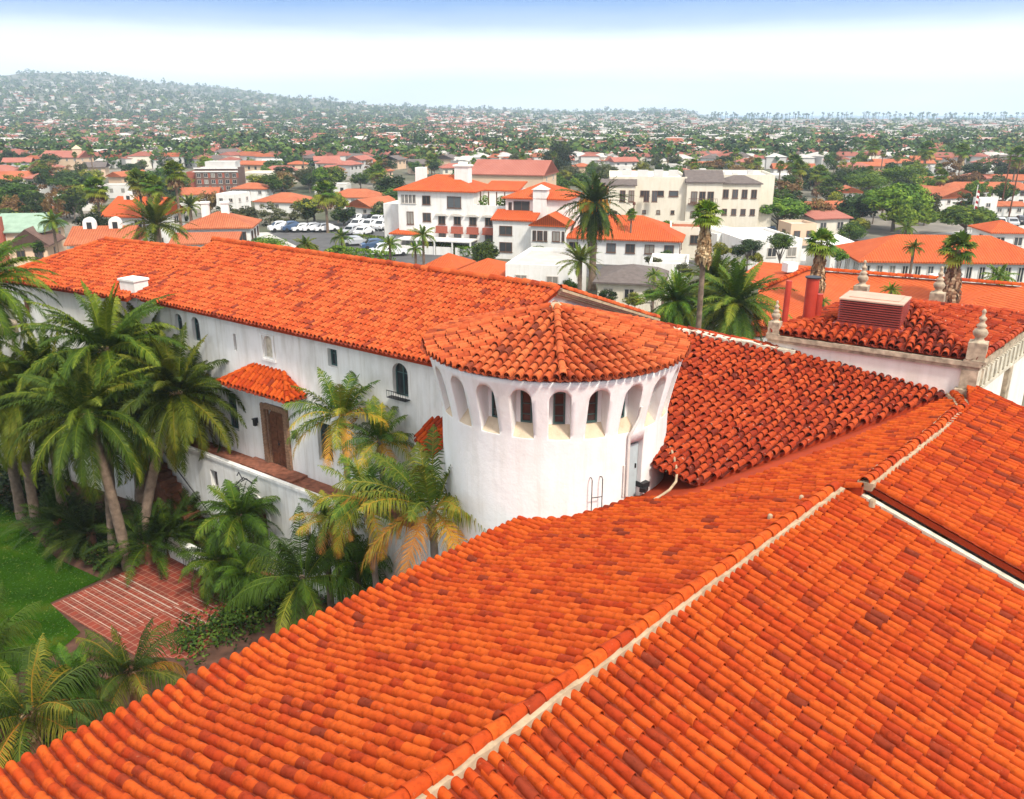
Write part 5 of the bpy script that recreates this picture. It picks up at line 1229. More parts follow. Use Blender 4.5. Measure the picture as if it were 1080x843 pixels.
# the courthouse annex: broad orange roofs behind the pavilion
AN_ = empty('building', (0, 0, 0), 0, 'low annex with broad vivid orange hipped roofs behind the pavilion', 'building')
def roofquad(name, pts):
    mb = MB(); mb.uv = lambda co, n: (co[0] * .8 + co[1] * .6 if abs(n[0]) < abs(n[1]) else co[1], co[2]); n = len(pts)
    mb.add([tuple(p) for p in pts] + [(p[0], p[1], p[2] - .25) for p in pts], [tuple(range(n)), tuple(range(2 * n - 1, n - 1, -1))] + [(i, n + i, n + (i + 1) % n, (i + 1) % n) for i in range(n)]); return mb.build(name, M['ttile2'], AN_)
Z0, Z1 = 4.8, 6.8
rr1 = ZP(852, 287, Z1); rr2 = ZP(1120, 316, Z1); e1 = ZP(802, 306, Z1); 
roofquad('roof', [ZP(800, 306, 6.4), ZP(852, 285, 6.8), ZP(905, 345, Z0), ZP(790, 352, Z0)])
roofquad('roof', [ZP(852, 285, 6.8), ZP(1085, 303, 6.8), ZP(1040, 335, 5.0), ZP(900, 345, Z0)])
roofquad('roof', [ZP(780, 292, 5.4), ZP(802, 276, 6.4), ZP(858, 281, 6.4), ZP(800, 302, 5.6)])
roofquad('roof', [ZP(1005, 322, 5.6), ZP(1085, 300, 7.2), ZP(1140, 340, 5.6), ZP(1070, 350, 4.8)])
tb = TB(); caps(tb, [ZP(802, 304.5, 6.5), ZP(852, 284, 6.9)], .2, .6, .2); caps(tb, [ZP(852, 284, 6.9), ZP(1085, 302, 6.9)], .2, .6, .2); tb.build('ridge_tile', M['tile'], AN_)
mb = MB(); a_, b_, c_, d_ = (ZP(q[0], q[1], 5.2)[:2] for q in ((795, 345), (860, 300), (1080, 312), (1060, 345))); mb.prism([a_, d_, c_, b_], 0, 4.4); mb.build('wall', M['white'], AN_)
for px, py, z in ((833, 284, 6.4), (799 + 188, 297, 6.5)):
    p = ZP(px, py, z); mb = MB(); mb.obox((p[0], p[1], p[2] - .2), 1.1, .9, .8, .3); mb.build('roof_vent', M['white'], AN_)
p = ZP(890, 312, 4.5); mb = MB(); mb.obox((p[0], p[1], 0), 5, 4, 4.6, .3); mb.add([(p[0] - 2.8, p[1] - 2.2, 4.603), (p[0] + 2.8, p[1] - 2.2, 4.603), (p[0] + 2.8, p[1] + 2.2, 4.603), (p[0] - 2.8, p[1] + 2.2, 4.603), (p[0], p[1], 5.9)], [(0, 1, 4), (1, 2, 4), (2, 3, 4), (3, 0, 4), (3, 2, 1, 0)])
tag(mb.build('shed', M['white']), 'white skylight shed behind the finials', 'shed')

# ================================================================== STREETS, CARS
sheet('parking_lot', [g2(284, 246), g2(330, 234), g2(440, 231), g2(520, 268), g2(470, 282), g2(330, 268)], .03, M['asphalt'])
mb = MB()
for k in range(14):
    p = g2(368 + k * 5, 240 + k * .4); mb.obox((p[0], p[1], .034), .12, 4.6, .004, .25)
tag(mb.build('parking_lines', M['roadpaint']), kind='structure')
sheet('road', [g2(590, 282), g2(700, 257), g2(900, 247), g2(920, 252), g2(760, 275), g2(640, 300)], .03, M['asphalt'])
sheet('pavement', [g2(596, 270), g2(700, 252), g2(700, 256.5), g2(592, 281)], .10, M['concrete'])
sheet('yard', [g2(900, 256), g2(925, 252), g2(1100, 236), g2(1160, 243), g2(1010, 262), g2(920, 268)], .026, M['concrete'])
sheet('yard', [g2(760, 268), g2(830, 256), g2(905, 262), g2(880, 280), g2(770, 285)], .026, M['concrete'])
sheet('yard', [g2(265, 246), g2(330, 243), g2(365, 262), g2(300, 275)], .026, M['concrete'])
def car_parts():
    b = MB(); W = .86
    prof = [(-2.15, .35), (-2.2, .62), (-2.1, .82), (-1.5, .9), (-.95, 1.36), (-.5, 1.45), (.45, 1.45), (.95, 1.32), (1.45, .95), (2.05, .82), (2.2, .6), (2.15, .35)]
    n = len(prof); b.add([(x, -W * (1 if z < 1 else .82), z) for x, z in prof] + [(x, W * (1 if z < 1 else .82), z) for x, z in prof], [tuple(range(n - 1, -1, -1)), tuple(range(n, 2 * n))] + [(i, (i + 1) % n, n + (i + 1) % n, n + i) for i in range(n)])
    g = MB()
    for s_ in (-1, 1):
        y0, y1 = s_ * (W * .95), s_ * (W * .84)
        g.add([(-1.25, y0, .98), (1.2, y0, .98), (.85, y1, 1.33), (-.85, y1, 1.33)], [(0, 1, 2, 3)])
    g.add([(-1.47, -.7, .94), (-1.47, .7, .94), (-.98, .62, 1.34), (-.98, -.62, 1.34)], [(0, 1, 2, 3)]); g.add([(1.44, -.7, .98), (1.44, .7, .98), (.97, .62, 1.32), (.97, -.62, 1.32)], [(0, 1, 2, 3)])
    w = MB(); w.add([(.31 * cos(t * pi / 7), -.09, .31 * sin(t * pi / 7)) for t in range(14)] + [(.31 * cos(t * pi / 7), .09, .31 * sin(t * pi / 7)) for t in range(14)], [tuple(range(14)), tuple(range(27, 13, -1))] + [(i, 14 + i, 14 + (i + 1) % 14, (i + 1) % 14) for i in range(14)])
    for v in range(len(g.v)):
        x, y, z = g.v[v]; g.v[v] = (x + (-.02 if x < -.9 else (.02 if x > .9 else 0)), y * 1.02, z + .012)
    hl = MB(); hl.box(-2.21, -2.1, -.75, -.45, .62, .76); hl.box(-2.21, -2.1, .45, .75, .62, .76)
    return b.mesh('body', M['cw']), g.mesh('windows', M['glass']), w.mesh('wheel', M['tyre']), hl.mesh('headlight', M['frame'])
CB, CG, CW_, CHL = car_parts()
CN = dict(cw='white', cs='silver grey', ck='black', cr='red', cb='dark blue')
def car(px, py, col, ang, where, sc=1.0):
    x, y = g2(px, py); o = empty('parked_car', (x, y, .035), radians(ang), f'{CN[col]} car {where}', 'car', 'parked cars'); o.scale = (sc * R.uniform(.94, 1.06), sc, sc * R.choice([1, 1, 1.08, 1.25]))
    link('body', CB, o, mat=M[col]); link('windows', CG, o); link('headlight', CHL, o)
    for a, b in ((-1.35, -.8), (-1.35, .8), (1.35, -.8), (1.35, .8)): link('wheel', CW_, o, (a, b, .31))
    KEEP.append((x, y, 2.5))
for px, col in ((297, 'cw'), (309, 'cb'), (321, 'cw'), (332, 'cw'), (344, 'cw')): car(px, 244.5, col, 30, 'in the row left of the tall fan palm')
for px, py, col in ((376, 236, 'cw'), (387, 235, 'ck'), (399, 236, 'cw'), (411, 235.5, 'cs'), (421, 235, 'cw')): car(px, py, col, 70, 'in the back row of the car park by the hedge')
for px, py, col in ((379, 241.5, 'cw'), (391, 242, 'cw'), (404, 242.5, 'cw'), (415, 242.5, 'cw')): car(px, py, col, 68, 'in the middle row of the car park')
for px, py, col in ((384, 248, 'cw'), (372, 247, 'cs')): car(px, py, col, 68, 'at the front of the car park')
for px, py, col in ((424, 254, 'ck'), (433, 254, 'cw'), (396, 263, 'cb'), (405, 270, 'cw'), (415, 270, 'cw'), (374, 259, 'cs')): car(px, py, col, 20, 'near the hedge in front of the guard hut')
for px, py, col in ((466, 258, 'cw'), (478, 260, 'cw'), (489, 261, 'ck')): car(px, py, col, 60, 'under the white hotel carport')
for px, py, col in ((541, 269, 'cs'), (549, 268, 'ck')): car(px, py, col, 10, 'parked close to the hotel corner')
for px, py, col in ((640, 275, 'cs'), (652, 273, 'ck'), (700, 261, 'ck'), (668, 267, 'cw')): car(px, py, col, -8, 'on the street right of the big date palm')
for px, py, col in ((737, 268, 'cw'), (728, 271, 'cs')): car(px, py, col, 5, 'beside the cream stucco building')
for px, py, col in ((797, 247, 'cs'), (805, 245, 'cw'), (812, 248, 'cb')): car(px, py, col, 80, 'beside the umbrella tree')
for px, py, col in ((1053, 240, 'cw'), (1066, 238, 'cs'), (1077, 236, 'ck'), (1040, 243, 'cw')): car(px, py, col, 75, 'in the yard at the right edge')

# poles
for (px, py, hgt), lab in (((1054, 227, 11.5), 'dark utility pole leaning slightly near the right edge'), ((1064, 229, 11), 'dark utility pole right beside the leaning pole'), ((665, 262, 6.5), 'street lamp post in front of the long orange roofed building')):
    x, y = g2(px, py); mb = MB(); mb.tube([(0, 0, 0), (.25, 0, hgt)], [.16, .1], 7); mb.box(-.9, 1.3, -.05, .05, hgt - .8, hgt - .68) if hgt > 8 else mb.lathe([(.05, hgt), (.25, hgt + .1), (.2, hgt + .5), (.03, hgt + .55)], 8, (.25, 0, 0))
    tag(link('utility_pole' if hgt > 8 else 'street_lamp', mb.mesh('pole', M['brown']), None, (x, y, 0)), lab, 'pole' if hgt > 8 else 'street lamp')
x, y = g2(1022, 252); fp = empty('flagpole', (x, y, 0), 0, 'white flagpole with a furled red and white striped flag in front of the ficus', 'flagpole')
mb = MB(); mb.tube([(0, 0, 0), (0, 0, 8.6)], [.09, .05], 8); mb.lathe([(.02, 8.55), (.1, 8.65), (.02, 8.75)], 8); mb.build('pole', M['white'], fp)
mb = MB()
for k in range(7):
    z1_ = 7.9 - k * .42; vs_ = []
    for zz in (z1_, z1_ - .42):
        vs_ += [(.06, 0, zz), (.24, -.09, zz - .05), (.38, .06, zz - .1), (.5, -.03, zz - .18)]
    mb.add(vs_, [(0, 1, 5, 4), (1, 2, 6, 5), (2, 3, 7, 6)], k % 2)
mb.build('flag', [M['cr'], M['white']], fp)

# ================================================================== TREES OF THE TOWN
def crown_mesh(seed, ncl, per, size, shape='round', mat='leaf'):
    rng = np.random.default_rng(seed); tb = TB()
    for k in range(ncl):
        d = rng.normal(size=3); d /= np.linalg.norm(d)
        if shape == 'round': c = d * rng.uniform(.35, .78); c[2] *= .85; r = rng.uniform(.24, .42)
        elif shape == 'umbrella': c = np.array((d[0], d[1], abs(d[2]) * .75 - .12)) * rng.uniform(.6, .84); r = rng.uniform(.17, .27)
        elif shape == 'open': c = d * rng.uniform(.4, .9); r = rng.uniform(.16, .28)
        elif shape == 'cone':
            z = rng.uniform(-1, 1) ; w = (1 - z) * .32 + .04; c = np.array((d[0] * w, d[1] * w, z)); r = .14 + .12 * (1 - z) / 2
        leafball(tb, c, (r, r, r * .8), per, size, rng, float(np.clip(rng.normal(.5, .22), .08, .92)), .16)
    return tb.mesh('crown', M[mat])
CRH = [crown_mesh(200 + i, 40, 170, .05) for i in range(3)]
CRL = [crown_mesh(210 + i, 26, 80, .085) for i in range(5)]
CRU = [crown_mesh(220 + i, 70, 120, .062, 'umbrella') for i in range(2)]
CRO = [crown_mesh(230 + i, 26, 50, .075, 'open') for i in range(3)]
CRC = [crown_mesh(240 + i, 30, 50, .07, 'cone') for i in range(2)]
def limbs(seed):
    rng = random.Random(seed); mb = MB(); mb.tube([(0, 0, 0), (.02, .01, .3), (.01, .03, .62)], [.055, .04, .03], 7)
    for k in range(7):
        a = k * 2.4 + rng.uniform(-.3, .3); l = rng.uniform(.25, .5); z0 = rng.uniform(.3, .6)
        mb.tube([(.01, .02, z0), (l * .5 * cos(a), l * .5 * sin(a), z0 + .2), (l * cos(a), l * sin(a), z0 + .4)], [.026, .018, .008], 5)
    return mb.mesh('trunk', M['trunk_g'])
LIM = [limbs(i) for i in range(4)]
def tree(label, x, y, zc, r, rz, cr, mat, group=None, cat='tree', name='tree'):
    z0 = float(terr(x, y)) if y > 600 else 0.0
    o = empty(name, (x, y, z0), R.uniform(0, 6.28), label, cat, group)
    link('trunk', R.choice(LIM), o, (0, 0, 0), 0, (r * 1.15, r * 1.15, max(zc, rz) * 1.05))
    link('crown', cr, o, (0, 0, max(zc, rz * .8)), 0, (r, r, rz), M[mat])
    KEEP.append((x, y, r * .75)); return o
def TX(label, px, pyc, y, rp, rzp, crs, mat, **k):
    x, yy, z = YP(px, pyc, y); sc = dep(x, y, z) / F; return tree(label, x, y, z, rp * sc, rzp * sc, R.choice(crs), mat, **k)
for a in [
    ('tall dome shaped ficus, largest and leftmost of the three dark trunked trees', 946, 212, 152, 37, 29, CRU, 'leaf_b'),
    ('dome shaped ficus in the middle of the three dark trunked trees', 960, 228, 147, 29, 24, CRU, 'leaf_b'),
    ('dome shaped ficus, rightmost of the three dark trunked trees', 1020, 231, 145, 33, 22, CRU, 'leaf_b'),
    ('wide flat topped green tree right of the cream apartment block', 822, 221, 150, 34, 19, CRU, 'leaf_b'),
    ('grey green thin tree between the cream block and the flat topped tree', 777, 226, 148, 12, 17, CRO, 'leaf_o'),
    ('large dark eucalyptus behind the white hotel', 588, 166, 290, 22, 21, CRH, 'leaf_d'),
    ('olive green bushy tree under the dark eucalyptus', 602, 188, 255, 18, 13, CRH, 'leaf_o'),
    ('yellow green tree in front of the long orange roofed building', 676, 251, 121, 25, 15, CRH, 'leaf_y'),
    ('green leafy tree in front of the cream block balconies', 697, 216, 150, 24, 13, CRH, 'leaf'),
    ('pale green tree right of the yellow green tree', 702, 243, 128, 15, 13, CRL, 'leaf_b'),
    ('yellow green tree under the near fan palm', 745, 232, 132, 14, 13, CRL, 'leaf_y'),
    ('rounded green tree beside the hotel front corner', 512, 266, 112, 17, 17, CRH, 'leaf'),
    ('small dome shaped clipped bush by the hotel corner', 567, 266, 118, 13, 9, CRH, 'leaf_b'),
    ('dark spreading tree behind the belfry chimney house', 100, 236, 118, 24, 16, CRH, 'leaf_d'),
    ('russet conifer left of the dark spreading tree', 55, 214, 140, 11, 19, CRO, 'leaf_r'),
    ('wide bright green tree near the left edge', 46, 190, 250, 32, 10, CRH, 'leaf_b'),
    ('dark tree at the left edge in the distance', 10, 172, 330, 15, 12, CRL, 'leaf_d'),
    ('dark blue green tree next to the distant dark tree at left', 32, 172, 340, 11, 10, CRL, 'leaf_d'),
    ('round dark clipped bush beside the brown roofed house', 41, 260, 108, 8, 9, CRL, 'leaf_d'),
    ('russet brown tree left of the reddish brown tree', 297, 190, 232, 19, 12, CRH, 'leaf_r'),
    ('reddish brown and green tree behind the tall fan palm', 328, 186, 240, 21, 14, CRH, 'leaf_o'),
    ('green tree right of the reddish brown tree', 348, 188, 245, 14, 14, CRL, 'leaf_b'),
    ('dark green tree beneath the tall fan palm', 362, 226, 160, 15, 12, CRL, 'leaf_d'),
    ('green brown tree right of the white gabled house', 402, 222, 168, 14, 12, CRL, 'leaf_o'),
    ('olive tree left in the grey green row behind the car row', 240, 226, 160, 17, 13, CRO, 'leaf_o'),
    ('olive tree second in the grey green row', 262, 226, 162, 15, 12, CRL, 'leaf_o'),
    ('greyish olive tree third in the row', 284, 226, 160, 16, 13, CRO, 'leaf_o'),
    ('greyish olive tree at the right end of the row', 308, 228, 160, 16, 12, CRO, 'leaf_o'),
    ('bushy green tree left of the wing ridge beside the white gate posts', 282, 258, 112, 26, 11, CRH, 'leaf_b'),
    ('yellow green bush above the wing ridge', 325, 262, 108, 14, 8, CRL, 'leaf_y'),
    ('bright green low tree along the wing ridge', 356, 266, 105, 18, 9, CRL, 'leaf_b'),
    ('bright green tree beyond the ficus group', 948, 184, 215, 28, 13, CRH, 'leaf_b'),
    ('bright green low tree left of the ficus group', 915, 190, 210, 26, 11, CRH, 'leaf_b'),
    ('grey brown leafless looking tree among dark trees at right', 1002, 176, 250, 15, 12, CRO, 'leaf_r'),
    ('dark tree right of the grey brown tree', 1030, 180, 240, 18, 11, CRL, 'leaf_d'),
    ('dark cluster tree behind the cream house', 855, 190, 235, 14, 14, CRL, 'leaf_d'),
    ('dark green tree left of the red roofed white house', 832, 196, 215, 14, 12, CRL, 'leaf_d'),
    ('russet topped tree right of the cream block end', 800, 196, 210, 10, 12, CRL, 'leaf_r'),
    ('green round tree left of the ficus trunks', 898, 245, 140, 17, 14, CRH, 'leaf'),
    ('yellowish tree low at the left of the ficus trunks', 905, 240, 150, 13, 11, CRL, 'leaf_y'),
    ('dark bush behind the white low building at right', 790, 258, 112, 16, 8, CRL, 'leaf_d'),
    ('dark green leafy tree in front of the white low building', 825, 254, 108, 16, 12, CRH, 'leaf'),
    ('yellow bush in front of the dark grey roof', 668, 316, 78, 13, 9, CRL, 'leaf_y'), ('dark green shrub beside the dark grey roofed building', 640, 312, 80, 12, 9, CRL, 'leaf_d'), ('leafy shrub between dark grey roof and shaggy palms', 690, 310, 76, 12, 10, CRL, 'leaf'), ('green tree in front of the low white flat roofed building', 602, 300, 88, 10, 9, CRL, 'leaf'), ('olive tree on the street side of the white flat roofed house', 722, 284, 92, 11, 9, CRL, 'leaf_o'),
    ('bright yellow bush left of the annex roof', 798, 272, 98, 9, 7, CRL, 'leaf_y'),
    ('green bush behind the red vent pipe', 780, 264, 100, 12, 9, CRL, 'leaf_d'),
    ('dark bush at the corner of the long orange roofed building', 640, 250, 126, 9, 9, CRL, 'leaf_d'),
    ('green shrub in front of the orange roofed hut street', 690, 275, 100, 12, 7, CRL, 'leaf_o'),
    ('green bush at the right of the street near the cream stucco building', 705, 270, 105, 11, 8, CRL, 'leaf'),
    ('slim cypress near the belfry house', 81, 212, 150, 5, 13, CRC, 'leaf_d'),
    ('slim dark cypress in the town left of the hotel', 438, 150, 420, 5, 10, CRC, 'leaf_d'),
    ('yellow green tree between white shops and fan palm', 760, 262, 98, 13, 10, CRL, 'leaf_y'),
    ('bright green tree right of the thick red pipe', 885, 268, 96, 12, 10, CRL, 'leaf_b'),
]: TX(*a)
# clipped hedges
def hedge(label, p, q, w, h, z=0):
    L = hypot(q[0] - p[0], q[1] - p[1]); tb = TB(); rng = np.random.default_rng(int(L * 10)); n_ = int(L * 90)
    pos = rng.uniform(size=(n_, 3)) * np.array((L, w, h)); side = rng.integers(0, 3, n_); pos[side == 0, 2] = h; pos[side == 1, 1] = 0
    nr = rng.normal(size=(n_, 3)); nr /= np.linalg.norm(nr, axis=1)[:, None]; a_ = np.cross(nr, rng.normal(size=(n_, 3))); a_ /= np.linalg.norm(a_, axis=1)[:, None]; b_ = np.cross(nr, a_); s_ = .2
    tb.add(np.stack([pos - a_ * s_, pos + b_ * s_ * .6, pos + a_ * s_, pos - b_ * s_ * .6], 1).reshape(-1, 3), np.arange(n_ * 4).reshape(-1, 4), rng.uniform(.2, .9, n_))
    tag(link('hedge', tb.mesh('hedge', M['leaf_b']), None, (p[0], p[1], z), atan2(q[1] - p[1], q[0] - p[0])), label, 'hedge', 'clipped hedges of the car park')
hedge('clipped hedge behind the back row of the car park', g2(392, 234), g2(426, 233), 2, 1.6); hedge('long clipped hedge in front of the guard hut', g2(372, 257), g2(428, 263), 1.6, 1.3); hedge('clipped hedge in front of the white hotel carport', g2(425, 262), g2(496, 272), 1.6, 1.4)
hedge('low hedge closest to the wing ridge', g2(350, 272), g2(410, 280), 1.8, 1.5)

# palms of the town
DM = [mk(301 + i, N_=86, L=4.2, el0=1.5, el1=-1.4, droop=.9, nl=34, ll=.62, lw=.10, vang=.3, tint=(.2, .6), old=.15, mat=M['palm'], ldroop=.2, stemw=.05) for i in range(2)]
SHG = [mk(361 + i, N_=90, L=4.0, el0=1.5, el1=-1.2, droop=1.15, nl=44, ll=.6, lw=.075, vang=.35, tint=(.25, .75), old=.2, mat=M['palm_b'], ldroop=.35, stemw=.05) for i in range(2)]
DS = [mk(311 + i, N_=46, L=4.0, el0=1.45, el1=-.35, droop=.85, nl=34, ll=.6, lw=.09, vang=.3, tint=(.35, .8), old=.1, mat=M['palm'], ldroop=.2, stemw=.05) for i in range(2)]
QP = [mk(321 + i, N_=24, L=2.6, el0=1.4, el1=-.5, droop=1.4, nl=24, ll=.5, lw=.08, vang=.1, tint=(.3, .7), old=.2, mat=M['palm_b'], ldroop=.6, stemw=.04) for i in range(2)]
FN = []
for i in range(3):
    rng = np.random.default_rng(331 + i); tb = TB(); fans(tb, 34, 1.0, 1.05, 1.45, -.55, rng, (.25, .7), .35, 13); FN.append(tb.mesh('crown', M['palm_b']))
SKM = [skirt_mesh('dead_fronds', 3.0, .35, .75, 330, np.random.default_rng(340 + i)) for i in range(2)]
SKS = [skirt_mesh('dead_fronds', 1.6, .45, 1.0, 260, np.random.default_rng(350 + i)) for i in range(2)]
def fruit_mesh():
    tb = TB(); rng = np.random.default_rng(9)
    for i in range(16):
        az = rng.uniform(0, 6.28); h = np.array((cos(az), sin(az), 0)); s_ = np.array((-sin(az), cos(az), 0))
        for j in range(26):
            p = h * rng.uniform(.6, 1.5) + s_ * rng.normal(0, .22) + np.array((0, 0, rng.uniform(-.5, .35))); w = .07
            tb.add([p - s_ * w, p + s_ * w, p + s_ * w - np.array((0, 0, .5)), p - s_ * w - np.array((0, 0, .5))], [(0, 1, 2, 3)], rng.random())
    return tb.mesh('fruit_stalks', M['fruit'])
FRU = fruit_mesh()
def PX(label, px, pyc, y, kind, rp, trunk_r=.25, fr=False):
    x, yy, z = YP(px, pyc, y); sc = rp * dep(x, y, z) / F
    o = empty('palm_tree', (x, y, 0), 0, label, 'palm tree', 'palms rising over the town'); rz = R.uniform(0, 6.28)
    link('trunk', trunk_mesh('trunk', z, trunk_r, trunk_r * .8, M['trunk'], (0, 0), rings=y < 110, n=8), o)
    if kind == 'fan':
        link('crown', R.choice(FN), o, (0, 0, z), rz, (sc / 2.0,) * 3); link('dead_fronds', R.choice(SKS), o, (0, 0, z), rz, (sc / 1.5,) * 3)
    elif kind == 'fanlong':
        link('crown', R.choice(FN), o, (0, 0, z), rz, (sc / 2.0,) * 3); link('dead_fronds', R.choice(SKM), o, (0, 0, z - .3), rz, (sc / 1.5, sc / 1.5, sc / (1.25 if y < 80 else 1.75)))
    else:
        L = {'date': 4.2, 'short': 4.0, 'queen': 2.5, 'shag': 3.6}[kind]; link('crown', R.choice({'date': DM, 'short': DS, 'queen': QP, 'shag': SHG}[kind]), o, (0, 0, z), rz, (sc / L,) * 3)
    if fr: link('fruit_stalks', FRU, o, (0, 0, z + .1), 0, (sc / 4.2 * 1.1,) * 3)
    KEEP.append((x, y, 2.0))
for a in [
    ('tall date palm with orange fruit stalks in front of the white hotel', 627, 214, 100, 'date', 44, .42, True),
    ('spreading date palm behind the left roof ridge', 164, 237, 88, 'short', 42, .4),
    ('date palm left of the pair behind the turret roof', 714, 318, 62, 'shag', 40, .35), ('broad date palm right of the fan palm trunk behind the dark roof', 776, 320, 60, 'shag', 56, .38), ('shaggy date palm between the pair behind the turret roof', 754, 296, 66, 'shag', 40, .35),
    ('bright feather palm in front of the date palm trunk', 612, 276, 84, 'short', 27, .25),
    ('tall fan palm with a shaggy brown skirt behind the dark tiled roof', 745, 228, 53, 'fanlong', 20, .19), ('fan palm with a thick brown skirt over the red pipe', 866, 258, 66, 'fanlong', 20, .3), ('fan palm with a long brown skirt right of the vent box', 1010, 264, 66, 'fanlong', 22, .3),
    ('small drooping palm before the long windowed building', 964, 261, 84, 'queen', 13, .16), ('fan palm growing among the ficus trunks', 956, 240, 128, 'queen', 13, .18),
    ('tall slim fan palm rising left of the date palm', 101, 199, 120, 'fan', 15, .2), ('fan palm with brown skirt, left of the trio above the date palm', 146, 192, 125, 'fan', 15, .22), ('fan palm with brown skirt in the middle of the trio', 162, 197, 122, 'fan', 15, .22), ('tallest fan palm on the right of the trio', 184, 182, 120, 'fan', 15, .22),
    ('date palm crown behind the two chimney house', 200, 217, 135, 'short', 17, .3), ('yellow drooping palm beside the brown roofed house', 55, 233, 105, 'queen', 17, .2),
    ('tall fan palm standing over the car row', 343, 204, 150, 'fan', 16, .25), ('slim fan palm with a brown head before the hotel', 397, 182, 220, 'fan', 11, .2), ('fan palm far behind the hotel chimney', 455, 170, 290, 'fan', 9, .2),
    ('feather palm leftmost in front of the hotel hedge', 411, 258, 102, 'queen', 15, .16), ('taller bright feather palm in front of the guard hut', 446, 248, 100, 'queen', 16, .16), ('dark feather palm beside the taller bright palm', 438, 262, 98, 'queen', 11, .16), ('low feather palm just above the wing ridge', 322, 258, 100, 'queen', 14, .16), ('low bright palm by the parking row', 360, 250, 112, 'queen', 14, .16),
    ('slim dark fan palm in front of the long orange roof', 666, 226, 118, 'fan', 7, .14), ('small palm left of the near fan palm trunk', 690, 290, 82, 'queen', 11, .15), ('low palm beside the street behind the date palms', 700, 300, 74, 'queen', 13, .15),
    ('fan palm with grey skirt left of the cream house', 843, 178, 205, 'fanlong', 11, .2), ('fan palm with long grey skirt behind the cream house', 864, 184, 215, 'fanlong', 12, .22), ('fan palm right of the red roofed white house', 838, 172, 225, 'fan', 11, .2),
    ('fan palm rising above the bright green trees', 978, 158, 280, 'fan', 11, .2), ('shaggy fan palm beside the tall right palm', 1015, 160, 260, 'fanlong', 10, .2), ('fan palm at the right edge with a brown head', 1073, 165, 230, 'fan', 13, .22), ('thin fan palm above the far white house', 921, 155, 300, 'fan', 9, .16),
    ('low bright fan palm by the annex roof', 1054, 292, 76, 'queen', 20, .2), ('green palm tuft between the finials', 940, 306, 62, 'queen', 12, .15), ('small palm right of the thick red pipe', 868, 318, 56, 'queen', 9, .14), ('palm tuft behind the left finial', 905, 306, 64, 'queen', 8, .14),
    ('orange headed fan palm near the bright trees', 993, 186, 190, 'fan', 9, .16),
]: PX(*a)

# ================================================================== SCATTER: trees and houses further off
PROT = [(905, 1058, 176, 250, 140), (785, 860, 200, 240, 145), (418, 605, 168, 270, 130), (640, 818, 168, 225, 145), (595, 715, 215, 262, 112), (150, 265, 222, 268, 118), (70, 130, 240, 270, 98), (195, 258, 168, 196, 250), (285, 440, 230, 275, 155), (905, 1085, 240, 300, 100), (850, 910, 203, 236, 140), (985, 1085, 185, 226, 165), (350, 402, 205, 236, 150), (755, 870, 236, 270, 108), (0, 60, 232, 270, 100), (103, 152, 208, 240, 125), (815, 862, 172, 186, 230), (430, 480, 172, 200, 260), (255, 320, 182, 220, 190), (180, 260, 196, 222, 165), (700, 742, 240, 272, 110), (600, 700, 262, 285, 100)]
def ok(x, y, r, zc=4.0):
    for a, b, c in KEEP:
        if (a - x) ** 2 + (b - y) ** 2 < (c + r) ** 2: return False
    c = dep(x, y, zc); px = 540 + F * x / c; rp = r * F / c
    up = y * sin(P) + (zc - H) * cos(P); py = 421.5 - F * up / c
    for x0, x1, y0, y1, yy in PROT:
        if y < yy + 6 and x0 - rp * .7 < px < x1 + rp * .7 and y0 - rp < py < y1 + rp: return False
    return True
def ground_at(px, py):
    d = ray(px, py)
    if d[2] >= -1e-4: ts = np.geomspace(60, 6000, 400)
    else: ts = np.geomspace(60, 6000, 400)
    X = d[0] * ts; Y_ = d[1] * ts; Z_ = H + d[2] * ts; g = terr(X, Y_) * (Y_ > 600)
    k = np.nonzero(Z_ < g)[0]
    return (X[k[0]], Y_[k[0]], float(g[k[0]])) if len(k) else None
# far houses as individuals (nearest 230)
def zone(px): return 'left' if px < 330 else ('middle' if px < 640 else 'right')
HV = []
for i in range(8):
    rng = random.Random(400 + i); w = rng.uniform(6, 11); d = rng.uniform(4.5, 7); h = rng.uniform(2.3, 3.8); kd = ['hip', 'gable', 'gable', 'flat', 'hip', 'gable', 'flat', 'hip'][i]; rh = rng.uniform(.9, 1.5)
    wmn = rng.choice(['white_h', 'white_h', 'cream', 'grey', 'peach']); rmn = ['ttile_p', 'ttile_p', 'ttile', 'whiteroof', 'ttile', 'darkroof', 'concrete', 'ttile_p'][i]
    wb = wall_mb(kd, -w / 2, w / 2, -d / 2, d / 2, -1.5, h, rh); 
    nw = int(w / 2.2)
    wn = MB()
    for k in range(nw):
        for s_ in (-1, 1):
            xx = -w / 2 + w * (k + .5) / nw; y0 = s_ * (d / 2 + .03); wn.box(xx - .4, xx + .4, min(y0, y0 - s_ * .02), max(y0, y0 - s_ * .02), h - 1.6, h - .6)
    if kd == 'flat':
        rf = MB(); rf.box(-w / 2 + .2, w / 2 - .2, -d / 2 + .2, d / 2 - .2, h - .018, h + .25); rf.uv = ruv
    else: rf = roof_mb(kd, -w / 2, w / 2, -d / 2, d / 2, h, rh)
    o_ = len(wb.v); wb.add(wn.v, wn.f, 1)
    HV.append((wb.mesh('wall', [M[wmn], M['wglass']]), rf.mesh('roof', M[rmn]), wn.mesh('window', M['wglass']), {'ttile': 'orange', 'ttile_p': 'faded red', 'brownroof': 'brown', 'whiteroof': 'white flat', 'darkroof': 'dark grey', 'concrete': 'pale flat'}[rmn], {'white_h': 'off white', 'cream': 'cream', 'grey': 'pale grey', 'peach': 'peach'}[wmn], max(w, d) * .55))
nh = 0; tries = 0
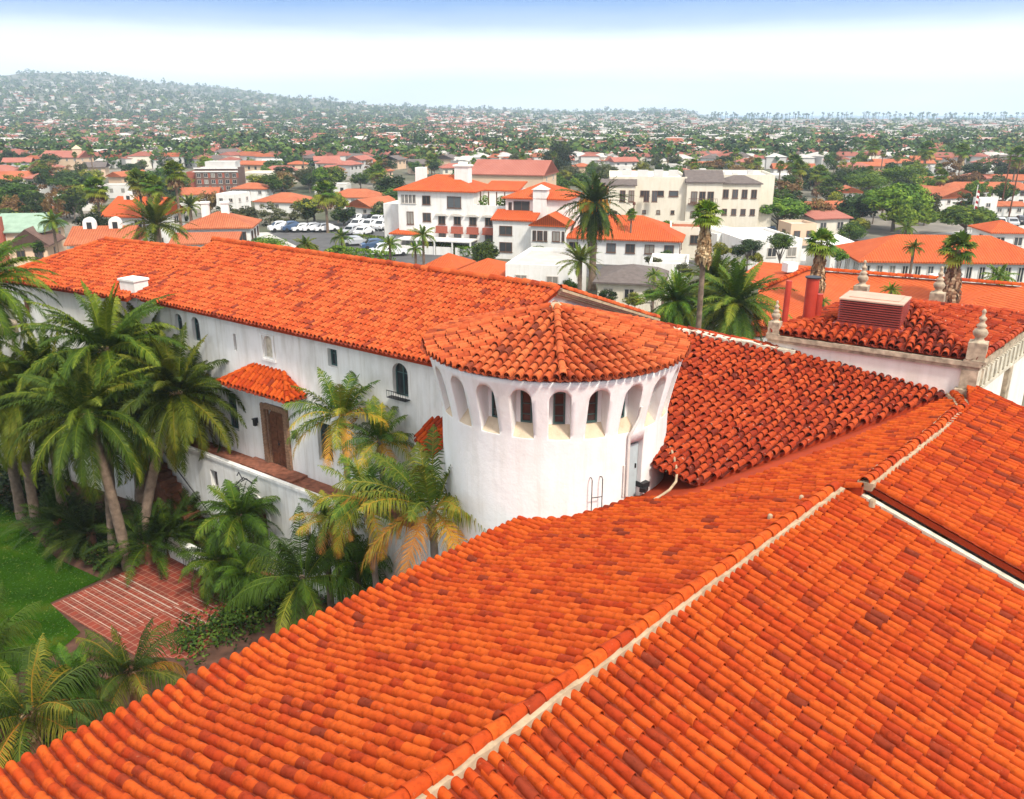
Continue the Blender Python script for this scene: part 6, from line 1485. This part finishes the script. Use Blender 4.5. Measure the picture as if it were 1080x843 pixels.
while nh < 165 and tries < 9000:
    tries += 1
    px = R.uniform(-40, 1120); py = R.triangular(142, 235, 165)
    g = ground_at(px, py)
    if g is None or g[1] > 1300: continue
    v = R.choice(HV)
    if not ok(g[0], g[1], v[5]): continue
    near = 'mid distance' if g[1] < 330 else 'far'
    o = empty('house', g, R.choice([0, .25, -.3, 1.2, .1]), f'{v[4]} house with {v[3]} roof amid trees in the {near} {zone(px)} of town', 'house', f'{v[4]} houses with {v[3]} roof, {near} {zone(px)} town')
    link('wall', v[0], o); link('roof', v[1], o)
    KEEP.append((g[0], g[1], v[5])); nh += 1
# individual trees 110 .. 700 m
nt_ = 0; tries = 0
MATS = ['leaf', 'leaf', 'leaf_b', 'leaf_d', 'leaf_d', 'leaf_o', 'leaf_y', 'leaf_r']
TN = dict(leaf='green', leaf_b='bright green', leaf_d='dark green', leaf_o='olive', leaf_y='yellow green', leaf_r='russet')
while nt_ < 298 and tries < 14000:
    tries += 1
    px = R.uniform(-40, 1120); py = R.triangular(152, 275, 200)
    g = ground_at(px, py)
    if g is None or g[1] > 620: continue
    r = R.uniform(2.0, 4.4); h_ = R.uniform(2.6, 4.8)
    if not ok(g[0], g[1], r * .3, h_): continue
    m_ = R.choice(MATS); near = 'mid distance' if g[1] < 260 else 'far'
    cr = R.choice(CRL + CRL + CRO + ([CRC[0]] if R.random() < .2 else []))
    tree(f'{TN[m_]} leafy tree in the {near} {zone(px)} of town', g[0], g[1], h_, r, R.uniform(1.6, 3.1), cr, m_, group=f'{TN[m_]} trees, {near} {zone(px)} town')
    KEEP[-1] = (g[0], g[1], r * .25); nt_ += 1
for i_ in range(46):
    px = R.uniform(0, 1080); py = R.triangular(158, 235, 185); g = ground_at(px, py)
    if g is None or not ok(g[0], g[1], 1.0, 5): continue
    h_ = R.uniform(5, 9); o = empty('palm_tree', (g[0], g[1], 0), 0, f'slim fan palm amid the roofs in the {zone(px)} of town', 'palm tree', f'slim fan palms amid the roofs, {zone(px)} of town')
    if i_ == 0: TM = trunk_mesh('trunk', 1.0, .03, .022, M['trunk'], rings=False, n=6)
    link('trunk', TM, o, (0, 0, 0), 0, (h_ * .8, h_ * .8, h_)); s_ = R.uniform(.55, .8); link('crown', R.choice(FN), o, (0, 0, h_), R.uniform(0, 6), (s_,) * 3); link('dead_fronds', R.choice(SKS), o, (0, 0, h_), 0, (s_ * 1.2,) * 3)
# everything beyond: woods and houses one cannot count
tb = TB(); rng = np.random.default_rng(77); cnt = 0
# unit clump
def blob(c, r, rz, t0, n_=18, k0=.28, k1=.55):
    d = rng.normal(size=(n_, 3)); d /= np.linalg.norm(d, axis=1)[:, None]
    p = np.array(c) + d * np.array((r, r, rz)) * rng.uniform(.5, 1, n_)[:, None]
    nr = d + rng.normal(0, .35, (n_, 3)); nr /= np.linalg.norm(nr, axis=1)[:, None]
    a_ = np.cross(nr, (0, 0, 1.0)); a_ /= np.linalg.norm(a_, axis=1)[:, None] + 1e-6; b_ = np.cross(nr, a_); s_ = r * rng.uniform(k0, k1, n_)[:, None]
    v = np.stack([p - a_ * s_, p + b_ * s_ * .8, p + a_ * s_, p - b_ * s_ * .8], 1)
    tb.add(v.reshape(-1, 3), np.arange(n_ * 4).reshape(-1, 4), np.clip(rng.normal(t0, .14, n_), 0, 1))
FH = MB(); nfh = 0
def fbox_house(x, y, z, w, d, h, rh, ang, wi, ri):
    ca, sa = cos(ang), sin(ang)
    def q(a, b, c): return (x + a * ca - b * sa, y + a * sa + b * ca, z + c)
    vs_ = [q(a, b, c) for c in (-3, h) for a, b in ((-w, -d), (w, -d), (w, d), (-w, d))]
    FH.add(vs_, [(0, 1, 5, 4), (1, 2, 6, 5), (2, 3, 7, 6), (3, 0, 4, 7)], wi)
    t = [q(-w * 1.06, -d * 1.1, h), q(w * 1.06, -d * 1.1, h), q(w * 1.06, d * 1.1, h), q(-w * 1.06, d * 1.1, h), q(-w * .7, 0, h + rh), q(w * .7, 0, h + rh)]
    FH.add(t, [(0, 1, 5, 4), (2, 3, 4, 5), (1, 2, 5), (3, 0, 4)], ri)
cnt = 0
for i in range(38000):
    px = rng.uniform(-60, 1140) if i < 30000 else rng.choice([rng.uniform(-420, -60), rng.uniform(1140, 1500)]); top = np.interp(px, sx, sy); py = rng.uniform(max(top - 1, 74), 182) if rng.random() < .8 else rng.uniform(118, 150)
    g = ground_at(px, py)
    if g is None: continue
    x, y, z = g
    if y < 330 or (px > 745 and y > 2240): continue
    ridge = y > 2900
    if rng.random() < (.03 if (ridge or y > 2300) else ((.085 if y > 1000 else .26) if px < 450 else .34)) and y > 330:
        if y < 900 and not ok(x, y, 3): continue
        big = px > 560 and rng.random() < .35 and y > 500
        if big: fbox_house(x, y, z, rng.uniform(6, 16), rng.uniform(4, 8), rng.uniform(3, 5.5), .3, rng.uniform(-.4, .4), rng.choice([0, 0, 1, 2]), 3)
        else: fbox_house(x, y, z, rng.uniform(3.2, 6.5), rng.uniform(2.6, 4.2), rng.uniform(2.6, 4.6), rng.uniform(.9, 1.6), rng.uniform(0, 3.1), rng.choice([0, 0, 0, 1, 2]), rng.choice([3, 3, 5, 5, 5, 6, 4]))
        nfh += 1
    else:
        if y < 750 and not ok(x, y, 1.5): continue
        r = (rng.uniform(1.9, 4.2) if rng.random() < .85 else rng.uniform(4, 6)) * (1.9 if ridge else (1.25 if y > 1500 else 1)); f_ = min(1.0, max(.42, (y - 200) / 1300)); blob((x, y, z + r * .75), r, r * rng.uniform(.6, 1.1), float(np.clip(rng.normal(.4, .22), .05, .95)), int(14 / f_ ** 1.7), .25 * f_ ** .8, .5 * f_ ** .8)
tag(tb.build('distant_woodland', M['leaf_far']), kind='stuff')
tag(FH.build('distant_houses', [M['white_h'], M['cream'], M['grey'], M['concrete'], M['ttile'], M['ttile_p'], M['darkroof']]), kind='stuff')
# palms along the shore
tb = TB(); rng = np.random.default_rng(88)
for i in range(210):
    px = rng.uniform(740, 1130) if i < 170 else rng.uniform(560, 760); y = rng.uniform(1900, 2230); x = ray(px, 124)[0] / ray(px, 124)[1] * y; h_ = rng.uniform(11, 19)
    w = .55; tb.add([(x - w, y, 0), (x + w, y, 0), (x + w * .8, y, h_), (x - w * .8, y, h_), (x, y - w, 0), (x, y + w, 0), (x, y + w, h_), (x, y - w, h_)], [(0, 1, 2, 3), (4, 5, 6, 7)], .2)
    blob((x, y, h_), 3.4, 2.6, .25, 14)
tag(tb.build('shore_palms', M['leaf_far']), kind='stuff')

print('counts', nh, nt_, nfh)
# ================================================================== AIR, SKY, SUN
m = bpy.data.materials.new('haze_air'); m.use_nodes = True; nt = m.node_tree; nt.nodes.clear()
out = N(nt, 'ShaderNodeOutputMaterial'); pv = N(nt, 'ShaderNodeVolumePrincipled')
pv.inputs['Color'].default_value = (.68, .85, 1, 1); pv.inputs['Density'].default_value = .00027; pv.inputs['Anisotropy'].default_value = .2
nt.links.new(pv.outputs[0], out.inputs['Volume'])
mb = MB(); mb.box(-9500, 9500, -600, 6600, -25, 212); hz = tag(mb.build('haze', m), kind='stuff'); 
w = bpy.data.worlds.new('World'); S.world = w; w.use_nodes = True; nt = w.node_tree
bg = nt.nodes['Background']; SUN_EL, SUN_AZ = radians(50), radians(146)   # azimuth clockwise from the view direction (+Y)
sky = N(nt, 'ShaderNodeTexSky', sky_type='NISHITA'); sky.sun_disc = False; sky.sun_elevation = SUN_EL; sky.sun_rotation = SUN_AZ; sky.dust_density = 1.5; sky.altitude = 30
tc = N(nt, 'ShaderNodeTexCoord'); sp_ = N(nt, 'ShaderNodeSeparateXYZ'); nt.links.new(tc.outputs['Generated'], sp_.inputs[0])
mp = N(nt, 'ShaderNodeMapping'); mp.inputs['Scale'].default_value = (1.2, 1.2, 9); nt.links.new(tc.outputs['Generated'], mp.inputs['Vector'])
nz = noise(nt, 2.2, 6, .6, vec=mp.outputs[0])
ad = N(nt, 'ShaderNodeMath', operation='MULTIPLY_ADD'); ad.inputs[1].default_value = .035; ad.inputs[2].default_value = -.0175; nt.links.new(nz.outputs['Fac'], ad.inputs[0])
hh_ = N(nt, 'ShaderNodeMath', operation='ADD'); nt.links.new(sp_.outputs['Z'], hh_.inputs[0]); nt.links.new(ad.outputs[0], hh_.inputs[1])
rp = ramp(nt, [(0, (1, 1, 1)), (.056, (1, 1, 1)), (.074, (.72, .72, .72)), (.09, (.25, .25, .25)), (.108, (.0, .0, .0)), (.22, (.05, .05, .05)), (.4, (.75, .75, .75)), (1, (.8, .8, .8))])
nt.links.new(hh_.outputs[0], rp.inputs[0])
CLOUD = (13.0, 12.6, 12.0)
cl_ = ramp(nt, [(0, (.84, .85, .86)), (.16, (.80, .82, .85)), (.4, (1, 1, 1))]); nt.links.new(sp_.outputs['Z'], cl_.inputs[0])
nr_ = ramp(nt, [(.3, (.80, .84, .89)), (.65, (1.06, 1.05, 1.04))]); nt.links.new(nz.outputs['Fac'], nr_.inputs[0])
cm_ = mix(nt, cl_.outputs[0], nr_.outputs[0], 1.0, 'MULTIPLY')
class _o: pass
cl = _o(); cl.outputs = [mix(nt, cm_, CLOUD, 1.0, 'MULTIPLY')]
bl = N(nt, 'ShaderNodeRGB'); bl.outputs[0].default_value = (.75, 2.3, 5.8, 1)
rb = ramp(nt, [(0, (.85, .85, .85)), (.2, (.85, .85, .85)), (.35, (0, 0, 0))]); nt.links.new(sp_.outputs['Z'], rb.inputs[0])
mb_ = N(nt, 'ShaderNodeMix', data_type='RGBA'); nt.links.new(rb.outputs[0], mb_.inputs[0]); nt.links.new(sky.outputs[0], mb_.inputs[6]); nt.links.new(bl.outputs[0], mb_.inputs[7])
mx_ = N(nt, 'ShaderNodeMix', data_type='RGBA'); nt.links.new(rp.outputs[0], mx_.inputs[0]); nt.links.new(mb_.outputs[2], mx_.inputs[6]); nt.links.new(cl.outputs[0], mx_.inputs[7])
nt.links.new(mx_.outputs[2], bg.inputs[0]); bg.inputs[1].default_value = .1
sl = bpy.data.lights.new('sun', 'SUN'); sl.energy = 2.9; sl.angle = radians(8); sl.color = (1, .94, .84)
so = bpy.data.objects.new('sun', sl); C.objects.link(so)
from mathutils import Vector
so.rotation_euler = Vector((sin(SUN_AZ) * cos(SUN_EL), cos(SUN_AZ) * cos(SUN_EL), sin(SUN_EL))).to_track_quat('Z', 'Y').to_euler()
so.location = (30, -30, 60)
S.view_settings.view_transform = 'Standard'; S.view_settings.look = 'None'; S.view_settings.exposure = .67; S.view_settings.gamma = 1
S.render.engine = 'CYCLES'; S.cycles.use_denoising = True; S.cycles.max_bounces = 6; S.cycles.diffuse_bounces = 3; S.cycles.glossy_bounces = 2; S.cycles.transmission_bounces = 2; S.cycles.volume_bounces = 1; S.cycles.transparent_max_bounces = 4
S.cycles.sample_clamp_indirect = 6
